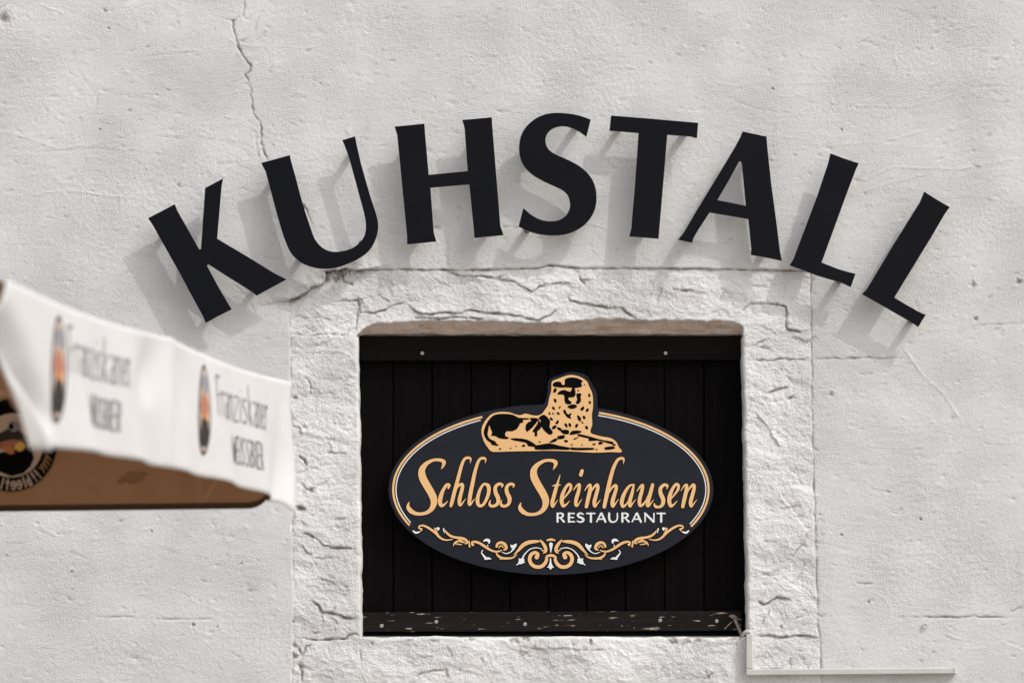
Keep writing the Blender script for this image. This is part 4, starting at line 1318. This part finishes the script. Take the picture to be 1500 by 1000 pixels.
FONT = {  # pen strokes in a unit box, x to the right, y down
    'F': [[(.25, 1, 1), (.25, .1, 1), (.3, 0, 1), (.85, .02, 1)], [(.05, .12, .6), (.3, 0, .8)], [(.25, .48, .8), (.7, .48, .8)]],
    'r': [[(.2, .35, 1), (.2, 1, 1)], [(.2, .5, .7), (.5, .36, .9), (.75, .42, 1)]],
    'a': [[(.15, .42, .8), (.5, .35, .8), (.72, .5, 1), (.72, 1, 1)], [(.72, .62, .7), (.25, .7, .9), (.2, .92, 1), (.5, 1, .7), (.72, .88, .6)]],
    'n': [[(.15, .35, 1), (.15, 1, 1)], [(.15, .5, .7), (.5, .35, .8), (.75, .5, 1), (.75, 1, 1)]],
    'z': [[(.1, .38, .8), (.75, .38, .8), (.15, .97, .9), (.8, .97, .8)]],
    'i': [[(.45, .36, 1), (.45, 1, 1)], [(.45, .16, 1.1)]],
    's': [[(.75, .42, .7), (.4, .36, .8), (.18, .5, 1), (.7, .78, 1), (.5, .99, .8), (.12, .93, .7)]],
    'k': [[(.18, 0, 1), (.18, 1, 1)], [(.7, .36, .8), (.25, .66, .8), (.78, 1, 1)]],
    'e': [[(.18, .68, .6), (.78, .62, .6), (.6, .37, .8), (.3, .4, .9), (.15, .68, 1), (.35, .97, .9), (.78, .9, .7)]],
    'W': [[(.05, 0, 1), (.28, 1, 1), (.5, .25, .8), (.72, 1, 1), (.95, 0, .8)]],
    'E': [[(.2, 0, 1), (.2, 1, 1)], [(.2, 0, .9), (.8, 0, .9)], [(.2, .5, .9), (.7, .5, .9)], [(.2, 1, .9), (.8, 1, .9)]],
    'I': [[(.5, 0, 1), (.5, 1, 1)]],
    'S': [[(.8, .1, .8), (.5, 0, .9), (.2, .22, 1), (.75, .72, 1), (.5, 1, .9), (.15, .9, .8)]],
    'B': [[(.2, 0, 1), (.2, 1, 1)], [(.2, 0, .9), (.7, .12, 1), (.65, .4, 1), (.2, .48, .8)], [(.2, .48, .8), (.78, .62, 1), (.72, .92, 1), (.2, 1, .9)]],
    'R': [[(.2, 0, 1), (.2, 1, 1)], [(.2, 0, .9), (.75, .12, 1), (.68, .42, 1), (.2, .5, .8)], [(.4, .5, .8), (.8, 1, 1)]],
}
WID = {'i': .5, 'I': .45, 'W': 1.3, 'F': 1.1, 'r': .8}


def print_text(txt, a0, a1, y0, y1, pen, name):
    tot = sum(WID.get(c, 1.0) for c in txt)
    x = 0.0
    for c in txt:
        wd = WID.get(c, 1.0)
        S = []
        for st in FONT[c]:
            q = []
            for (gx, gy, r) in st:
                xx = (x + wd * gx) / tot * (a0 - a1)
                q.append((xx * 1000, (y0 + gy * (y1 - y0)) * 1000, pen * r))
            S.append(q if len(q) != 2 else q)
        loops = pen_loops(S, 0, 0.8, 0.15, n=4)
        loops = [np.stack([a0 - l[:, 0] / 1000, l[:, 1] / 1000], 1) for l in loops]
        decal(name, loops, 0.0, 'print_letter', side, on_side)
        x += wd


def ellipse(cx, cy, rx, ry, n=28, jitter=0, seed=0):
    r_ = np.random.RandomState(seed)
    return np.array([(cx + rx * (1 + r_.uniform(-jitter, jitter)) * math.cos(2 * math.pi * k / n), cy + ry * (1 + r_.uniform(-jitter, jitter)) * math.sin(2 * math.pi * k / n)) for k in range(n)])


def emblem(ca):
    cy = 0.137
    decal('emblem_ring', [ellipse(ca, cy, 0.037, 0.112), ellipse(ca, cy, 0.030, 0.102)], 0.0, 'print_dark', side, on_side)
    decal('emblem_field', [ellipse(ca, cy, 0.0295, 0.1015)], 0.0002, 'print_cream', side, on_side)
    decal('emblem_patch', [ellipse(ca, cy + 0.052, 0.024, 0.042, 14, .08, 3)], 0.0008, 'print_dark', side, on_side)
    decal('emblem_patch', [ellipse(ca + 0.002, cy - 0.008, 0.022, 0.032, 12, .15, 4)], 0.0009, 'print_red', side, on_side)
    decal('emblem_patch', [ellipse(ca - 0.004, cy + 0.014, 0.012, 0.012, 10, .2, 5)], 0.0014, 'print_orange', side, on_side)
    decal('emblem_patch', [ellipse(ca, cy - 0.062, 0.020, 0.024, 12, .12, 6)], 0.0010, 'print_grey', side, on_side)


emblem(0.775)
print_text('Franziskaner', 0.69, 0.225, 0.040, 0.138, 2.5, 'letter')
print_text('WEISSBIER', 0.545, 0.315, 0.176, 0.242, 2.6, 'letter')
emblem(1.79)
print_text('Franziskaner', 1.745, 1.325, 0.040, 0.138, 2.5, 'letter')
print_text('WEISSBIER', 1.62, 1.40, 0.176, 0.242, 2.6, 'letter')

# round print on the inner face of the valance by the wall
dpx = P1 + perp * 0.0
cpt = WD(1, 648, 9.15)
a_c = float(np.dot(cpt - corners[0], perp))
v_c = float(zt - cpt[2])
def on_far(u, v, off):
    out = []
    L = SIDE - 0.075
    for a, b in zip(np.atleast_1d(u), np.atleast_1d(v)):
        s = min(max((a_c - a - 0.045) / L, 0), 1)        # a = metres to the right of the disc centre
        p, n = far_pos(s, min(max((v_c + b) / DROP, 0), 1))
        out.append(p - n * (0.0022 + off))
    return np.array(out)
disc_s = farv
RD = 0.118
dd = lambda nm, lp, lay, m: decal(nm, lp, 0.0006 * lay, m, disc_s, on_far)
dd('badge_rim', [ellipse(0, 0, RD, RD, 48), ellipse(0, 0, RD * 0.955, RD * 0.955, 48)], 0, 'print_ring')
dd('badge_band', [ellipse(0, 0, RD * 0.95, RD * 0.95, 48), ellipse(0, 0, RD * 0.66, RD * 0.66, 48)], 1, 'black_print')
dd('badge_field', [ellipse(0, 0, RD * 0.655, RD * 0.655, 48)], 1, 'print_cream')
def yb(l): return np.array(l, float) * 0.001
dd('badge_patch', [yb([(-70, 25), (-30, 18), (10, 10), (48, 2), (52, 20), (56, 32), (47, 52), (30, 68), (0, 75), (-40, 60)])], 2, 'black_print')
dd('badge_patch', [yb([(-50, -20), (-10, -40), (12, -44), (22, -30), (40, -20), (50, -6), (36, 4), (14, -8), (-12, 0), (-40, 8)])], 3, 'print_dark')
dd('badge_patch', [yb([(-30, -8), (0, -14), (26, -12), (34, 4), (30, 12), (12, 6), (-10, 14), (-30, 8)])], 4, 'print_red')
dd('badge_patch', [yb([(8, -2), (22, -8), (33, -2), (31, 10), (20, 16), (9, 10)])], 5, 'print_yellow')
dd('badge_patch', [yb([(-20, 4), (-6, 0), (4, 8), (8, 20), (-4, 22), (-16, 16)])], 6, 'print_orange')
dd('badge_patch', [ellipse(0.004, -0.046, 0.016, 0.014, 12, .15, 2)], 4, 'print_grey')
dd('badge_patch', [ellipse(-0.002, -0.045, 0.006, 0.008, 10, .15, 2)], 5, 'black_print')
# lettering on the badge band, seen from behind
def arc_pt(ang, r): return (RD * r * math.sin(R(ang)) * 1000, RD * r * math.cos(R(ang)) * 1000)
def arc_glyph(ang, strokes, wdt=8.5, pen=0.055, m='print_cream'):
    S = []
    for st in strokes:
        q = []
        for (gx, gy) in st:
            x, y = arc_pt(ang + (gx - .5) * wdt, 0.70 + 0.21 * gy)
            q.append((x, y, pen * RD * 1000 * 0.32))
        S.append(q)
    lp = [l / 1000 for l in pen_loops(S, 0, 0.5, 0.1, n=4)]
    dd('badge_letter', lp, 2.2, m)
e_ = [[(.85, .55), (.15, .6), (.3, .25), (.7, .25), (.85, .6), (.6, .95), (.2, .9)]]
l_ = [[(.5, 0), (.5, 1)]]
arc_glyph(-14, l_); arc_glyph(-6, [[(.5, .0), (.5, 1)], [(.2, .3), (.8, .3)]]); arc_glyph(3, e_); arc_glyph(12, e_); arc_glyph(20, l_, 6)
arc_glyph(27, [[(.7, 0), (.7, 1)], [(.7, .5), (.3, .4), (.2, .7), (.35, 1), (.7, .95)]]); arc_glyph(36, [[(.5, 0), (.5, .65)], [(.5, .92), (.5, .97)]], 6); arc_glyph(43, [[(.5, 0), (.5, .65)], [(.5, .92), (.5, .97)]], 6)
for k, an in enumerate((54, 60, 66, 72)):
    arc_glyph(an, [[(.0, .2), (.5, .5), (1, .2)], [(.0, .9), (.5, .5)]], 6, 0.045, 'print_ring')
# washed-out print further along the inner face
for k, (dx, dy, rr) in enumerate(((0.285, 0.082, .010), (0.30, 0.075, .012), (0.315, 0.085, .011), (0.30, 0.092, .009), (0.325, 0.074, .008), (0.273, 0.092, .008))):
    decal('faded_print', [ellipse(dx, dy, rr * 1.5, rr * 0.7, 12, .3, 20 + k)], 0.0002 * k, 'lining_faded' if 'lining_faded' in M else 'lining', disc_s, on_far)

print('objects', len(bpy.data.objects), 'tris', sum(sum(len(p.vertices) - 2 for p in o.data.polygons) for o in bpy.data.objects if o.type == 'MESH' and len(o.data.polygons) < 20000))
